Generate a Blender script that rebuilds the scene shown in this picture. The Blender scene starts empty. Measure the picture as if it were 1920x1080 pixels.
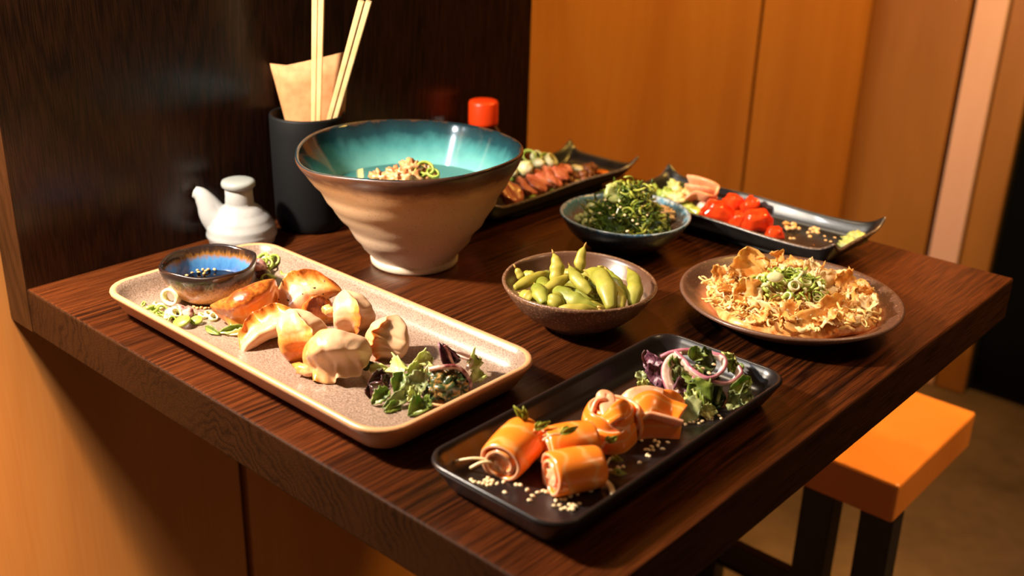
import bpy, bmesh, math, random
from mathutils import Vector, Matrix, noise
random.seed(11)
PI = math.pi
SC = bpy.context.scene
COL = SC.collection
TZ = 0.75                       # height of the table top above the floor

# ------------------------------------------------------------------ camera
cam = bpy.data.cameras.new('camera')
cam.lens = 37.88; cam.sensor_width = 36.0
cam.clip_start = 0.02
cam.dof.use_dof = True
cam.dof.focus_distance = 0.93
cam.dof.aperture_fstop = 4.5
camo = bpy.data.objects.new('camera', cam); COL.objects.link(camo)
camo.location = (0.97712, -0.40661, TZ + 0.41651)
camo.rotation_euler = (1.171426, -0.027160, 0.730430)
SC.camera = camo

# ------------------------------------------------------------------ view, world, lights
SC.view_settings.view_transform = 'Standard'
SC.view_settings.look = 'None'
SC.view_settings.gamma = 1.0
SC.view_settings.use_curve_mapping = False
SC.view_settings.exposure = 0.16
W = bpy.data.worlds.new('dim_room'); SC.world = W; W.use_nodes = True
W.node_tree.nodes['Background'].inputs['Color'].default_value = (1.0, 0.52, 0.2, 1)
W.node_tree.nodes['Background'].inputs['Strength'].default_value = 0.085

def lamp(name, loc, aim, power, color, size, kind='AREA', spot=None, blend=0.5):
    l = bpy.data.lights.new(name, kind); l.energy = power; l.color = color
    if kind == 'AREA':
        l.shape = 'DISK'; l.size = size
    else:
        l.shadow_soft_size = size
        if kind == 'SPOT': l.spot_size = math.radians(spot); l.spot_blend = blend
    o = bpy.data.objects.new(name, l); COL.objects.link(o)
    o.location = (loc[0], loc[1], loc[2] + TZ)
    d = Vector((aim[0]-loc[0], aim[1]-loc[1], aim[2]-loc[2]))
    o.rotation_euler = d.to_track_quat('-Z', 'Y').to_euler()
    return o
LIGHTS = [
    lamp('table_lamp_front', (0.02, -0.22, 0.52), (0.42, 0.24, 0), 16.5, (1.0, 0.86, 0.69), 0.06),
    lamp('ceiling_spot', (0.06, 0.30, 1.25), (0.56, 0.58, 0.0), 30.0, (1.0, 0.80, 0.56), 0.05, 'SPOT', 34, 0.7),
    lamp('cool_glint_lamp', (0.04, -0.20, 0.70), (0.25, 0.35, 0.1), 1.6, (0.86, 0.94, 1.0), 0.035),  # added small cool lamp for the glint inside the noodle bowl
    lamp('stool_downlight', (0.85, 1.25, 1.5), (0.54, 0.86, -0.3), 110.0, (1.0, 0.52, 0.10), 0.06, 'SPOT', 30, 0.7),
    lamp('wall_downlight', (0.75, 1.45, 1.45), (-0.05, 1.35, 0.05), 105.0, (1.0, 0.56, 0.09), 0.12, 'SPOT', 80, 0.9),
    lamp('trim_fill_spot', (0.55, 1.30, 1.5), (0.235, 1.95, 0.05), 60.0, (1.0, 0.64, 0.22), 0.10, 'SPOT', 17, 1.0),  # added narrow spot that brightens the trim strip alone
    lamp('floor_fill_spot', (1.35, 1.0, 1.6), (1.15, 0.9, -0.75), 105.0, (1.0, 0.64, 0.36), 0.15, 'SPOT', 70, 0.9),  # added unseen lamp to lift the floor and its bounce
    lamp('corner_downlight', (0.36, -0.36, 1.08), (-0.05, -0.16, -0.40), 280.0, (1.0, 0.74, 0.44), 0.08, 'SPOT', 25, 0.9),
]

# ------------------------------------------------------------------ helpers
def S(r, g, b):
    f = lambda c: (c/12.92 if c <= 0.04045 else ((c+0.055)/1.055)**2.4)
    return (f(r/255), f(g/255), f(b/255), 1.0)

def P(p):                       # table coordinates -> world
    return Vector((p[0], p[1], p[2] + TZ))

def tag(o, label=None, cat=None, group=None, kind=None):
    if label: o['label'] = label
    if cat: o['category'] = cat
    if group: o['group'] = group
    if kind: o['kind'] = kind
    return o

def mesh(verts, faces, mats, name='m', idx=None, smooth=True):
    me = bpy.data.meshes.new(name)
    me.from_pydata([tuple(v) for v in verts], [], faces)
    if not isinstance(mats, (list, tuple)): mats = [mats]
    for m in mats: me.materials.append(m)
    if idx: me.polygons.foreach_set('material_index', idx)
    me.polygons.foreach_set('use_smooth', [smooth]*len(me.polygons))
    me.update()
    return me

def link(name, me, parent=None, loc=(0, 0, 0), rot=None, mat=None):
    o = bpy.data.objects.new(name, me); COL.objects.link(o)
    if parent: o.parent = parent
    if mat is not None: o.matrix_local = mat
    else:
        o.location = loc
        if rot: o.rotation_euler = rot
    return o

def empty(name, loc, label=None, cat=None, group=None, kind=None):
    o = bpy.data.objects.new(name, None); COL.objects.link(o); o.location = loc
    return tag(o, label, cat, group, kind)

def subsurf(o, n=1):
    m = o.modifiers.new('smooth', 'SUBSURF'); m.levels = n; m.render_levels = n
    return o

def bevel(o, w, seg=2):
    m = o.modifiers.new('edge', 'BEVEL'); m.width = w; m.segments = seg; m.limit_method = 'ANGLE'
    return o

def box(x0, x1, y0, y1, z0, z1, mats):
    v = [(x, y, z) for x in (x0, x1) for y in (y0, y1) for z in (z0, z1)]
    f = [(0, 1, 3, 2), (4, 6, 7, 5), (0, 4, 5, 1), (2, 3, 7, 6), (0, 2, 6, 4), (1, 5, 7, 3)]
    return mesh(v, f, mats, smooth=False)

def join_geo(parts):            # [(verts, faces)] -> one
    V, F = [], []
    for v, f in parts:
        n = len(V); V += list(v); F += [tuple(i+n for i in q) for q in f]
    return V, F

def lathe(prof, seg=64, deform=None):
    """prof: (r, z) from bottom centre up the outside, over the rim and down the inside to the centre."""
    V, F = [], []
    for k, (r, z) in enumerate(prof):
        for s in range(seg):
            a = 2*PI*s/seg
            p = Vector((r*math.cos(a), r*math.sin(a), z))
            if deform: p = deform(p, a, k)
            V.append(p)
    for k in range(len(prof)-1):
        for s in range(seg):
            t = (s+1) % seg
            F.append((k*seg+s, k*seg+t, (k+1)*seg+t, (k+1)*seg+s))
    F.append(tuple(range(seg-1, -1, -1)))
    n = (len(prof)-1)*seg
    F.append(tuple(range(n, n+seg)))
    return V, F

def frame(p0, p1, up=(0, 0, 1)):
    x = (p1-p0).normalized(); u = Vector(up)
    y = u.cross(x)
    if y.length < 1e-4: y = Vector((0, 1, 0)).cross(x)
    y.normalize(); z = x.cross(y)
    return x, y, z

def catmull(pts, n=6):
    pts = [Vector(p) for p in pts]
    out = []
    for i in range(len(pts)-1):
        a = pts[max(i-1, 0)]; b = pts[i]; c = pts[i+1]; d = pts[min(i+2, len(pts)-1)]
        for k in range(n):
            t = k/n
            out.append(0.5*((2*b)+(c-a)*t+(2*a-5*b+4*c-d)*t*t+(3*b-a-3*c+d)*t**3))
    out.append(pts[-1])
    return out

def tube(pts, rad, seg=8, flat=1.0, up=(0, 0, 1)):
    n = len(pts); V, F = [], []
    if not hasattr(rad, '__len__'): rad = [rad]*n
    for i, p in enumerate(pts):
        a = pts[max(i-1, 0)]; b = pts[min(i+1, n-1)]
        d = b-a
        if d.length < 1e-9: d = Vector((0, 0, 1))
        x, y, z = frame(Vector((0, 0, 0)), d, up)
        for s in range(seg):
            t = 2*PI*s/seg
            V.append(p + y*math.cos(t)*rad[i] + z*math.sin(t)*rad[i]*flat)
    for i in range(n-1):
        for s in range(seg):
            t = (s+1) % seg
            F.append((i*seg+s, i*seg+t, (i+1)*seg+t, (i+1)*seg+s))
    F.append(tuple(range(seg-1, -1, -1))); F.append(tuple(range((n-1)*seg, n*seg)))
    return V, F

def sheet(grid, th):
    """solid from a grid of points; th a number or a function of (i, j)."""
    nu, nv = len(grid), len(grid[0]); T, B = [], []
    for i in range(nu):
        for j in range(nv):
            du = grid[min(i+1, nu-1)][j]-grid[max(i-1, 0)][j]
            dv = grid[i][min(j+1, nv-1)]-grid[i][max(j-1, 0)]
            n = du.cross(dv)
            n = n.normalized() if n.length > 1e-12 else Vector((0, 0, 1))
            t = th(i, j) if callable(th) else th
            T.append(grid[i][j]+n*t/2); B.append(grid[i][j]-n*t/2)
    V = T+B; o = nu*nv; F = []
    for i in range(nu-1):
        for j in range(nv-1):
            a, b, c, d = i*nv+j, (i+1)*nv+j, (i+1)*nv+j+1, i*nv+j+1
            F.append((a, b, c, d)); F.append((o+d, o+c, o+b, o+a))
    ed = []
    for i in range(nu-1):
        ed += [(i*nv, (i+1)*nv, True), (i*nv+nv-1, (i+1)*nv+nv-1, False)]
    for j in range(nv-1):
        ed += [(j, j+1, False), ((nu-1)*nv+j, (nu-1)*nv+j+1, True)]
    for a, b, w in ed:
        F.append((b, a, o+a, o+b) if w else (a, b, o+b, o+a))
    return V, F, len(ed)

# ------------------------------------------------------------------ materials
class G:
    def __init__(s, name):
        s.m = bpy.data.materials.new(name); s.m.use_nodes = True
        s.t = s.m.node_tree; s.b = s.t.nodes['Principled BSDF']; s._c = None
    def lk(s, v, sock):
        if hasattr(v, 'is_output') or isinstance(v, bpy.types.NodeSocket): s.t.links.new(v, sock)
        else: sock.default_value = v
    def co(s, kind='Object'):
        if s._c is None: s._c = s.t.nodes.new('ShaderNodeTexCoord')
        return s._c.outputs[kind]
    def mp(s, v, scale=(1, 1, 1), loc=(0, 0, 0)):
        n = s.t.nodes.new('ShaderNodeMapping'); s.lk(v, n.inputs['Vector'])
        n.inputs['Scale'].default_value = scale; n.inputs['Location'].default_value = loc
        return n.outputs[0]
    def noise(s, v, scale, detail=3, rough=0.55, dist=0.0):
        n = s.t.nodes.new('ShaderNodeTexNoise'); s.lk(v, n.inputs['Vector'])
        n.inputs['Scale'].default_value = scale; n.inputs['Detail'].default_value = detail
        n.inputs['Roughness'].default_value = rough; n.inputs['Distortion'].default_value = dist
        return n.outputs[0]
    def vor(s, v, scale):
        n = s.t.nodes.new('ShaderNodeTexVoronoi'); s.lk(v, n.inputs['Vector']); n.inputs['Scale'].default_value = scale
        return n.outputs['Distance']
    def math(s, op, a, b=0.0, c=0.0):
        n = s.t.nodes.new('ShaderNodeMath'); n.operation = op
        for i, v in enumerate((a, b, c)): s.lk(v, n.inputs[i])
        return n.outputs[0]
    def xyz(s, v):
        n = s.t.nodes.new('ShaderNodeSeparateXYZ'); s.lk(v, n.inputs[0]); return n.outputs
    def cxyz(s, x, y, z):
        n = s.t.nodes.new('ShaderNodeCombineXYZ')
        for i, v in enumerate((x, y, z)): s.lk(v, n.inputs[i])
        return n.outputs[0]
    def ramp(s, fac, stops, interp='LINEAR'):
        n = s.t.nodes.new('ShaderNodeValToRGB'); s.lk(fac, n.inputs[0]); e = n.color_ramp.elements
        n.color_ramp.interpolation = interp
        while len(e) < len(stops): e.new(0.5)
        for k, (p, c) in enumerate(stops): e[k].position = p; e[k].color = c if len(c) == 4 else (*c, 1)
        return n.outputs[0]
    def mix(s, fac, a, b, mode='MIX'):
        n = s.t.nodes.new('ShaderNodeMix'); n.data_type = 'RGBA'; n.blend_type = mode
        s.lk(fac, n.inputs[0]); s.lk(a, n.inputs[6]); s.lk(b, n.inputs[7]); return n.outputs[2]
    def attr(s, name):
        n = s.t.nodes.new('ShaderNodeAttribute'); n.attribute_name = name; return n.outputs['Fac']
    def bump(s, h, strength=0.3, dist=0.002):
        n = s.t.nodes.new('ShaderNodeBump'); s.lk(h, n.inputs['Height'])
        n.inputs['Strength'].default_value = strength; n.inputs['Distance'].default_value = dist
        s.t.links.new(n.outputs[0], s.b.inputs['Normal'])
    def out(s, color=None, rough=0.5, coat=0.0, sss=0.0, sssr=(1, 0.4, 0.2), spec=0.5, metal=0.0, coat_rough=0.08, trans=0.0):
        i = s.b.inputs
        if color is not None: s.lk(color, i['Base Color'])
        s.lk(rough, i['Roughness']); i['Coat Weight'].default_value = coat; i['Coat Roughness'].default_value = coat_rough
        i['Specular IOR Level'].default_value = spec; i['Metallic'].default_value = metal
        i['Transmission Weight'].default_value = trans
        if sss:
            i['Subsurface Weight'].default_value = sss; i['Subsurface Radius'].default_value = sssr
            i['Subsurface Scale'].default_value = 0.004
        return s.m

def mottled(name, a, b, scale=120, rough=0.45, bump=0.0, sss=0.0, lo=0.35, hi=0.65, coat=0.0, detail=3, sssr=(1, .5, .25), c=None):
    g = G(name); n = g.noise(g.co(), scale, detail)
    st = [(lo, a), (hi, b)]
    if c is not None: st.append((min(hi+0.12, 1), c))
    col = g.ramp(n, st)
    if bump: g.bump(n, bump, 0.001)
    return g.out(col, rough, coat=coat, sss=sss, sssr=sssr)

def wood_table(name, axis, light, mid, dark, staves=True, rough=0.27, spec=0.36):
    """dark stained ash: growth rings cut lengthwise along the axis, open pores, boards of differing tone."""
    g = G(name); x, y, z = g.xyz(g.co())
    if axis == 'y': a, b, l = x, z, y
    elif axis == 'z': a, b, l = y, x, z
    else: a, b, l = y, z, x
    if staves:
        st = g.math('FLOOR', g.math('MULTIPLY', g.math('ADD', a, 0.018), 8.6))
        wn = g.t.nodes.new('ShaderNodeTexWhiteNoise'); wn.noise_dimensions = '1D'; g.lk(st, wn.inputs['W'])
        rnd = wn.outputs['Value']
    else: rnd = 0.35
    vec = g.cxyz(g.math('ADD', a, g.math('MULTIPLY', rnd, 3.0)), g.math('MULTIPLY', l, 0.07), b)
    n1 = g.noise(vec, 14, 3, 0.5)
    n2 = g.noise(vec, 60, 2, 0.5)
    if axis == 'z':
        aa = g.math('SUBTRACT', a, 0.115); bb = g.math('MULTIPLY', g.math('SUBTRACT', l, 0.98), 0.22); fr = 75.0
    else:
        aa = g.math('SUBTRACT', a, g.math('MULTIPLY', rnd, 0.9)); bb = g.math('ADD', b, 0.11); fr = 120.0
    r = g.math('SQRT', g.math('ADD', g.math('MULTIPLY', aa, aa), g.math('MULTIPLY', bb, bb)))
    ph = g.math('ADD', g.math('MULTIPLY', r, fr), g.math('ADD', g.math('MULTIPLY', n1, 9.0), g.math('MULTIPLY', n2, 2.4)))
    ring = g.math('FRACT', ph)
    pore = g.noise(g.cxyz(g.math('MULTIPLY', a, 900), g.math('MULTIPLY', l, 22), g.math('MULTIPLY', b, 900)), 1.0, 2, 0.6)
    col = g.ramp(ring, [(0.0, dark), (0.18, mid), (0.55, light), (0.86, mid), (1.0, dark)])
    calm = g.noise(g.cxyz(g.math('MULTIPLY', a, 1.0), g.math('MULTIPLY', l, 0.25), g.math('MULTIPLY', b, 1.0)), 16, 2, 0.5)
    col = g.mix(g.ramp(calm, [(0.38, (0.25, 0.25, 0.25)), (0.62, (1, 1, 1))]), light, col)
    pr = g.ramp(pore, [(0.40, (0.25, 0.22, 0.2)), (0.56, (1, 1, 1))])
    col = g.mix(0.75, col, pr, 'MULTIPLY')
    tone = g.math('ADD', 0.75, g.math('MULTIPLY', rnd, 0.6))
    col = g.mix(1.0, col, g.cxyz(tone, tone, tone), 'MULTIPLY')
    g.bump(g.math('ADD', g.math('MULTIPLY', ring, 0.4), pore), 0.14, 0.0008)
    return g.out(col, rough, coat=0.0, spec=spec)

M = {}
M['table_wood'] = wood_table('stained_ash_top', 'y', S(84, 40, 15), S(54, 25, 10), S(26, 10, 5))
M['table_end'] = wood_table('stained_ash_end_grain', 'y', S(62, 34, 14), S(52, 28, 11), S(36, 18, 7), staves=False, rough=0.55, spec=0.08)
M['panel_wood'] = wood_table('stained_ash_panel', 'z', S(56, 31, 16), S(44, 24, 13), S(30, 15, 9), staves=False, rough=0.26, spec=0.32)

def plywood(name, c0, c1, axis='z', rough=0.42):
    g = G(name); x, y, z = g.xyz(g.co())
    v = g.cxyz(g.math('MULTIPLY', x, 3.0), g.math('MULTIPLY', y, 3.0), g.math('MULTIPLY', z, 0.5))
    n = g.noise(v, 2.2, 4, 0.55, 0.6); f = g.noise(g.cxyz(g.math('MULTIPLY', x, 300), g.math('MULTIPLY', y, 300), g.math('MULTIPLY', z, 6)), 1.0, 2)
    col = g.ramp(g.math('ADD', g.math('MULTIPLY', n, 0.8), g.math('MULTIPLY', f, 0.2)), [(0.35, c0), (0.68, c1)])
    return g.out(col, rough)
M['plywood'] = plywood('lacquered_plywood', S(192, 122, 62), S(214, 146, 82))
M['plywood_dark'] = plywood('amber_plywood', S(158, 102, 38), S(178, 118, 50))
M['plywood_lit'] = plywood('lit_trim_wood', S(238, 186, 158), S(246, 200, 174))  # the strip's stronger lighting is put into this paler colour
M['gap'] = G('dark_joint').out(S(14, 8, 5), 0.8)
M['dark_room_black'] = G('dark_room_black').out(S(6, 5, 5), 0.9, spec=0.1)  # darkness of the unlit room beyond, put in as plain black
M['black_wood'] = G('black_stool_wood').out(S(20, 12, 9), 0.55)
M['seat_wood'] = plywood('orange_seat_wood', S(198, 116, 42), S(214, 132, 54), rough=0.4)
g = G('floor_concrete'); n = g.noise(g.co(), 3.0, 5, 0.6); n2 = g.noise(g.co(), 30, 3)
M['floor'] = g.out(g.ramp(g.math('ADD', g.math('MULTIPLY', n, 0.75), g.math('MULTIPLY', n2, 0.25)), [(0.34, S(66, 50, 38)), (0.66, S(104, 82, 64))]), 0.55)

def glaze(name, stops, zmax, amp=0.25, nscale=60, speck=None, speck_col=None, speck_sc=900, rough=0.25, coat=0.3, bump=0.0, streak=1.0, lo=0.60, hi=0.66, radial=None):
    """ceramic glaze whose colour follows the height on the pot, run and broken by noise."""
    g = G(name); x, y, z = g.xyz(g.co())
    n = g.noise(g.cxyz(x, y, g.math('MULTIPLY', z, streak)), nscale, 4, 0.6)
    if radial: h = g.math('DIVIDE', g.math('SQRT', g.math('ADD', g.math('MULTIPLY', x, x), g.math('MULTIPLY', y, y))), radial)
    else: h = g.math('DIVIDE', z, zmax)
    h = g.math('ADD', h, g.math('MULTIPLY', g.math('SUBTRACT', n, 0.5), amp))
    col = g.ramp(h, stops)
    if speck:
        s = g.noise(g.co(), speck_sc, 2, 0.6)
        f = g.ramp(s, [(lo, (0, 0, 0)), (hi, (1, 1, 1))])
        col = g.mix(g.math('MULTIPLY', f, speck), col, speck_col)
        if bump: g.bump(s, bump, 0.0008)
    elif bump: g.bump(n, bump, 0.001)
    return g.out(col, rough, coat=coat)

M['tray_tan'] = glaze('tan_rim_glaze', [(0.0, S(196, 138, 96)), (1.0, S(214, 156, 110))], 0.025, 0.2, 200, 0.35, S(160, 105, 68), 700, 0.35, 0.2)
g = G('speckled_oatmeal_glaze'); n = g.noise(g.co(), 760, 3, 0.72); n2 = g.noise(g.co(), 45, 3); x, y, z = g.xyz(g.co())
rings = g.math('SINE', g.math('MULTIPLY', g.math('ADD', y, g.math('MULTIPLY', n2, 0.01)), 1400))
c = g.ramp(n, [(0.38, S(92, 72, 60)), (0.47, S(136, 114, 98)), (0.58, S(158, 134, 117)), (0.72, S(184, 160, 140))])
c = g.mix(g.math('MULTIPLY', n2, 0.35), c, S(150, 122, 104))
g.bump(n, 0.12, 0.0005)
M['tray_oat'] = g.out(c, 0.32, coat=0.25)
M['black_satin'] = G('black_satin_glaze').out(S(30, 24, 24), 0.30, coat=0.15, coat_rough=0.2, spec=0.4)
M['black_matte'] = G('black_matte_ceramic').out(S(15, 15, 16), 0.6, spec=0.2)
M['white_glaze'] = mottled('white_glaze', S(158, 157, 156), S(174, 173, 171), 30, 0.22, coat=0.4)
M['lid_grey'] = G('grey_white_lid').out(S(150, 154, 150), 0.3, coat=0.3)
M['ramen_out'] = glaze('ramen_outer_glaze', [(0.0, S(236, 216, 192)), (0.25, S(222, 194, 166)), (0.60, S(216, 182, 144)), (0.80, S(198, 152, 106)), (0.90, S(104, 64, 40)), (1.0, S(62, 36, 26))], 0.122, 0.16, 40, 0.5, S(96, 62, 40), 620, 0.42, 0.15, bump=0.05, streak=2.0, lo=0.62, hi=0.70)
M['ramen_foot'] = mottled('pale_foot_glaze', S(226, 204, 178), S(240, 222, 198), 60, 0.4, coat=0.2)
M['ramen_in'] = glaze('turquoise_glaze', [(0.0, S(66, 140, 140)), (0.40, S(88, 164, 162)), (0.66, S(116, 186, 182)), (0.80, S(70, 138, 140)), (0.90, S(28, 64, 72)), (0.985, S(24, 40, 46)), (1.0, S(74, 52, 38))], 0.1235, 0.16, 40, rough=0.10, coat=0.6, streak=0.6)
M['eda_out'] = glaze('coarse_brown_glaze', [(0.0, S(84, 54, 38)), (1.0, S(112, 80, 60))], 0.042, 0.5, 300, 0.55, S(206, 160, 122), 480, 0.34, 0.3, bump=0.4, lo=0.56, hi=0.64)
M['eda_in'] = glaze('blush_and_brown_glaze', [(0.0, S(224, 196, 170)), (0.66, S(222, 190, 162)), (0.72, S(96, 66, 48)), (1.0, S(92, 62, 46))], 0.042, 0.12, 80, 0.2, S(150, 112, 86), 500, 0.32, 0.3)
M['sea_out'] = glaze('deep_blue_outer_glaze', [(0.0, S(34, 24, 22)), (0.50, S(30, 30, 34)), (0.80, S(30, 64, 86)), (0.98, S(60, 104, 128)), (1.0, S(150, 170, 180))], 0.041, 0.35, 120, 0.4, S(110, 80, 60), 480, 0.2, 0.5)
M['sea_in'] = glaze('blue_run_brown_glaze', [(0.0, S(120, 92, 74)), (0.66, S(120, 94, 78)), (0.86, S(100, 128, 140)), (0.96, S(96, 150, 176)), (1.0, S(170, 180, 182))], 0.041, 0.45, 160, 0.4, S(196, 196, 190), 420, 0.2, 0.5, streak=0.25)
M['oko_out'] = glaze('brown_stoneware', [(0.0, S(64, 42, 32)), (1.0, S(108, 76, 60))], 0.023, 0.4, 260, 0.4, S(160, 122, 100), 520, 0.36, 0.25, bump=0.2)
M['oko_in'] = glaze('russet_stoneware', [(0.0, S(206, 140, 98)), (0.76, S(204, 138, 98)), (0.84, S(88, 62, 50)), (1.0, S(92, 66, 54))], 1.0, 0.08, 120, 0.35, S(206, 148, 112), 480, 0.34, 0.3, radial=0.105)
M['dip_out'] = glaze('speckled_tan_to_black', [(0.0, S(222, 172, 112)), (0.40, S(218, 164, 104)), (0.66, S(96, 64, 42)), (0.84, S(36, 26, 24)), (1.0, S(44, 30, 26))], 0.033, 0.42, 300, 0.6, S(48, 30, 20), 560, 0.26, 0.4)
M['dip_in'] = glaze('blue_with_amber_edge', [(0.0, S(26, 56, 104)), (0.40, S(52, 100, 154)), (0.64, S(78, 132, 182)), (0.76, S(150, 100, 44)), (0.86, S(60, 40, 28)), (1.0, S(36, 26, 24))], 0.033, 0.34, 330, rough=0.15, coat=0.6, streak=0.12)
M['slate'] = mottled('black_slate_glaze', S(16, 15, 16), S(30, 28, 28), 90, 0.34, bump=0.15, coat=0.08)
M['slate_rim'] = mottled('worn_bronze_rim', S(62, 54, 50), S(128, 108, 94), 300, 0.25, coat=0.4)
M['sauce'] = G('soy_sauce').out(S(8, 4, 3), 0.10, spec=0.08)
M['paper'] = mottled('kraft_paper', S(178, 122, 76), S(196, 140, 92), 90, 0.75)
M['bamboo'] = mottled('pale_chopstick_wood', S(226, 186, 128), S(242, 206, 152), 40, 0.5)
M['cap_red'] = G('orange_red_plastic').out(S(232, 62, 14), 0.35)
M['bottle_glass'] = G('dark_bottle_glass').out(S(40, 14, 8), 0.1, coat=0.5)
# food
g = G('dumpling_dough'); at = g.attr('fry'); n = g.noise(g.co(), 170, 4, 0.65); n2 = g.noise(g.co(), 420, 2); n3 = g.noise(g.mp(g.co(), (1, 1, 1), (.31, .17, .05)), 170, 1)
f = g.math('ADD', at, g.math('MULTIPLY', g.math('SUBTRACT', n, 0.5), 0.9))
c = g.ramp(f, [(0.06, S(226, 182, 142)), (0.28, S(226, 170, 114)), (0.52, S(222, 142, 64)), (0.82, S(204, 114, 40)), (1.0, S(140, 66, 22))])
ch = g.math('MULTIPLY', g.ramp(n3, [(0.67, (0, 0, 0)), (0.70, (1, 1, 1))]), g.ramp(g.attr('char'), [(0.3, (0, 0, 0)), (0.6, (1, 1, 1))]))
c = g.mix(ch, c, S(44, 22, 12))
g.bump(g.math('ADD', n, g.math('MULTIPLY', n2, 0.4)), 0.22, 0.0012)
M['dough'] = g.out(c, 0.30, coat=0.25, sss=0.25, sssr=(1.0, 0.55, 0.28), coat_rough=0.15)
g = G('salmon_flesh'); x, y, z = g.xyz(g.co('Object')); n = g.noise(g.co(), 40, 2); w = g.attr('band')
st = g.math('SINE', g.math('ADD', g.math('MULTIPLY', w, 17), g.math('MULTIPLY', n, 9)))
c = g.ramp(g.math('MULTIPLY', g.math('ADD', st, 1), 0.5), [(0.0, S(255, 134, 36)), (0.86, S(255, 140, 44)), (1.0, S(252, 164, 86))])
M['salmon'] = g.out(c, 0.24, coat=0.2, sss=0.15, sssr=(1.0, 0.4, 0.12), coat_rough=0.16)
M['salmon_pink'] = mottled('salmon_pale_edge', S(252, 164, 116), S(254, 196, 156), 160, 0.3, coat=0.2, sss=0.3, sssr=(1, .4, .2))
M['sesame'] = mottled('toasted_sesame', S(244, 210, 156), S(252, 232, 190), 200, 0.5)
M['pod'] = mottled('edamame_green', S(132, 132, 40), S(168, 160, 62), 60, 0.48, bump=0.1, sss=0.2, sssr=(.5, 1, .15), coat=0.04)
M['pod_deep'] = mottled('edamame_deep_green', S(116, 126, 38), S(154, 154, 58), 60, 0.48, bump=0.1, sss=0.2, sssr=(.5, 1, .15), coat=0.04)
M['pod_yellow'] = mottled('edamame_yellow_green', S(152, 142, 46), S(184, 168, 70), 60, 0.48, bump=0.1, sss=0.2, sssr=(.6, 1, .15), coat=0.04)
M['sesame_gold'] = mottled('golden_sesame', S(222, 160, 92), S(240, 188, 120), 200, 0.5)
M['pod_stem'] = mottled('pod_tip_brown', S(170, 124, 54), S(196, 160, 80), 300, 0.5)
M['leaf_green'] = mottled('salad_leaf_green', S(74, 94, 30), S(140, 152, 62), 90, 0.4, bump=0.3, sss=0.1, sssr=(.3, 1, .1))
M['leaf_dark'] = mottled('salad_leaf_dark', S(38, 54, 22), S(82, 96, 42), 100, 0.4, bump=0.3)
M['leaf_pale'] = mottled('salad_leaf_pale', S(176, 182, 96), S(214, 210, 138), 60, 0.4, bump=0.2, sss=0.15, sssr=(.6, 1, .3))
M['leaf_purple'] = mottled('purple_leaf', S(70, 34, 50), S(136, 82, 98), 150, 0.42, bump=0.4)
M['leaf_maroon'] = mottled('maroon_leaf', S(44, 18, 18), S(84, 36, 30), 90, 0.35, bump=0.3)
M['leaf_sage'] = mottled('dusty_green_leaf', S(108, 120, 68), S(172, 174, 116), 120, 0.45, bump=0.3)
M['onion_white'] = mottled('onion_flesh', S(226, 186, 172), S(240, 214, 198), 120, 0.3, sss=0.2, coat=0.2)
M['onion_skin'] = mottled('onion_purple_edge', S(166, 84, 106), S(204, 136, 148), 120, 0.3, coat=0.2)
M['scallion'] = mottled('spring_onion_green', S(126, 152, 44), S(186, 198, 96), 220, 0.4, sss=0.15, sssr=(.6, 1, .3))
M['scallion_pale'] = mottled('spring_onion_white', S(218, 214, 148), S(240, 236, 196), 160, 0.4, sss=0.15)
M['dressing'] = mottled('dressed_greens', S(52, 66, 30), S(190, 138, 70), 190, 0.35, bump=0.5, lo=0.50, hi=0.70)
M['beet'] = mottled('red_onion_chunk', S(120, 52, 52), S(226, 176, 158), 120, 0.35, lo=0.4, hi=0.6)
M['bonito'] = mottled('bonito_flake', S(222, 140, 56), S(240, 178, 102), 120, 0.45, sss=0.25, sssr=(1, .5, .2), c=S(244, 204, 146))
M['bonito_pale'] = mottled('bonito_flake_pale', S(234, 186, 124), S(246, 216, 168), 120, 0.45, sss=0.25, sssr=(1, .6, .3))
M['pancake'] = mottled('pancake_crust', S(206, 118, 44), S(246, 200, 126), 150, 0.3, bump=0.5, coat=0.3, c=S(244, 200, 124))
M['mayo'] = mottled('mayonnaise', S(244, 214, 150), S(250, 230, 180), 100, 0.25, sss=0.2, coat=0.3)
M['cabbage'] = mottled('cabbage_shred', S(232, 172, 92), S(248, 214, 146), 150, 0.4, sss=0.2)
M['wakame'] = mottled('seaweed_dark', S(44, 66, 16), S(96, 116, 34), 160, 0.18, coat=0.6)
M['wakame_light'] = mottled('seaweed_light', S(128, 142, 40), S(190, 192, 84), 160, 0.2, coat=0.5)
M['cucumber'] = mottled('cucumber_flesh', S(176, 186, 110), S(208, 208, 146), 120, 0.35, sss=0.2)
M['beef'] = mottled('seared_beef_pink', S(196, 92, 72), S(226, 134, 104), 140, 0.35, coat=0.2, sss=0.15)
M['beef_crust'] = mottled('seared_beef_crust', S(120, 52, 22), S(170, 92, 44), 200, 0.4, bump=0.3)
M['crisp'] = mottled('fried_shallot', S(92, 46, 18), S(150, 84, 36), 200, 0.5)
M['garlic'] = mottled('garlic_chip', S(214, 184, 112), S(240, 218, 156), 150, 0.45)
M['sauce_orange'] = G('orange_sauce').out(S(236, 122, 20), 0.2, coat=0.4)
M['tuna'] = mottled('red_tuna_cube', S(206, 40, 14), S(232, 74, 26), 50, 0.16, coat=0.5, sss=0.3, sssr=(1, .2, .05))
M['ginger'] = mottled('pink_ginger', S(232, 148, 104), S(244, 184, 142), 90, 0.3, sss=0.25, coat=0.2)
M['crumb'] = mottled('pale_crumb', S(222, 170, 112), S(242, 206, 154), 200, 0.55)
M['wasabi'] = mottled('pale_green_paste', S(150, 160, 84), S(196, 196, 120), 200, 0.45, bump=0.4)
M['chilli'] = mottled('orange_spice_sauce', S(150, 66, 12), S(206, 110, 26), 300, 0.25, coat=0.3)
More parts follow.
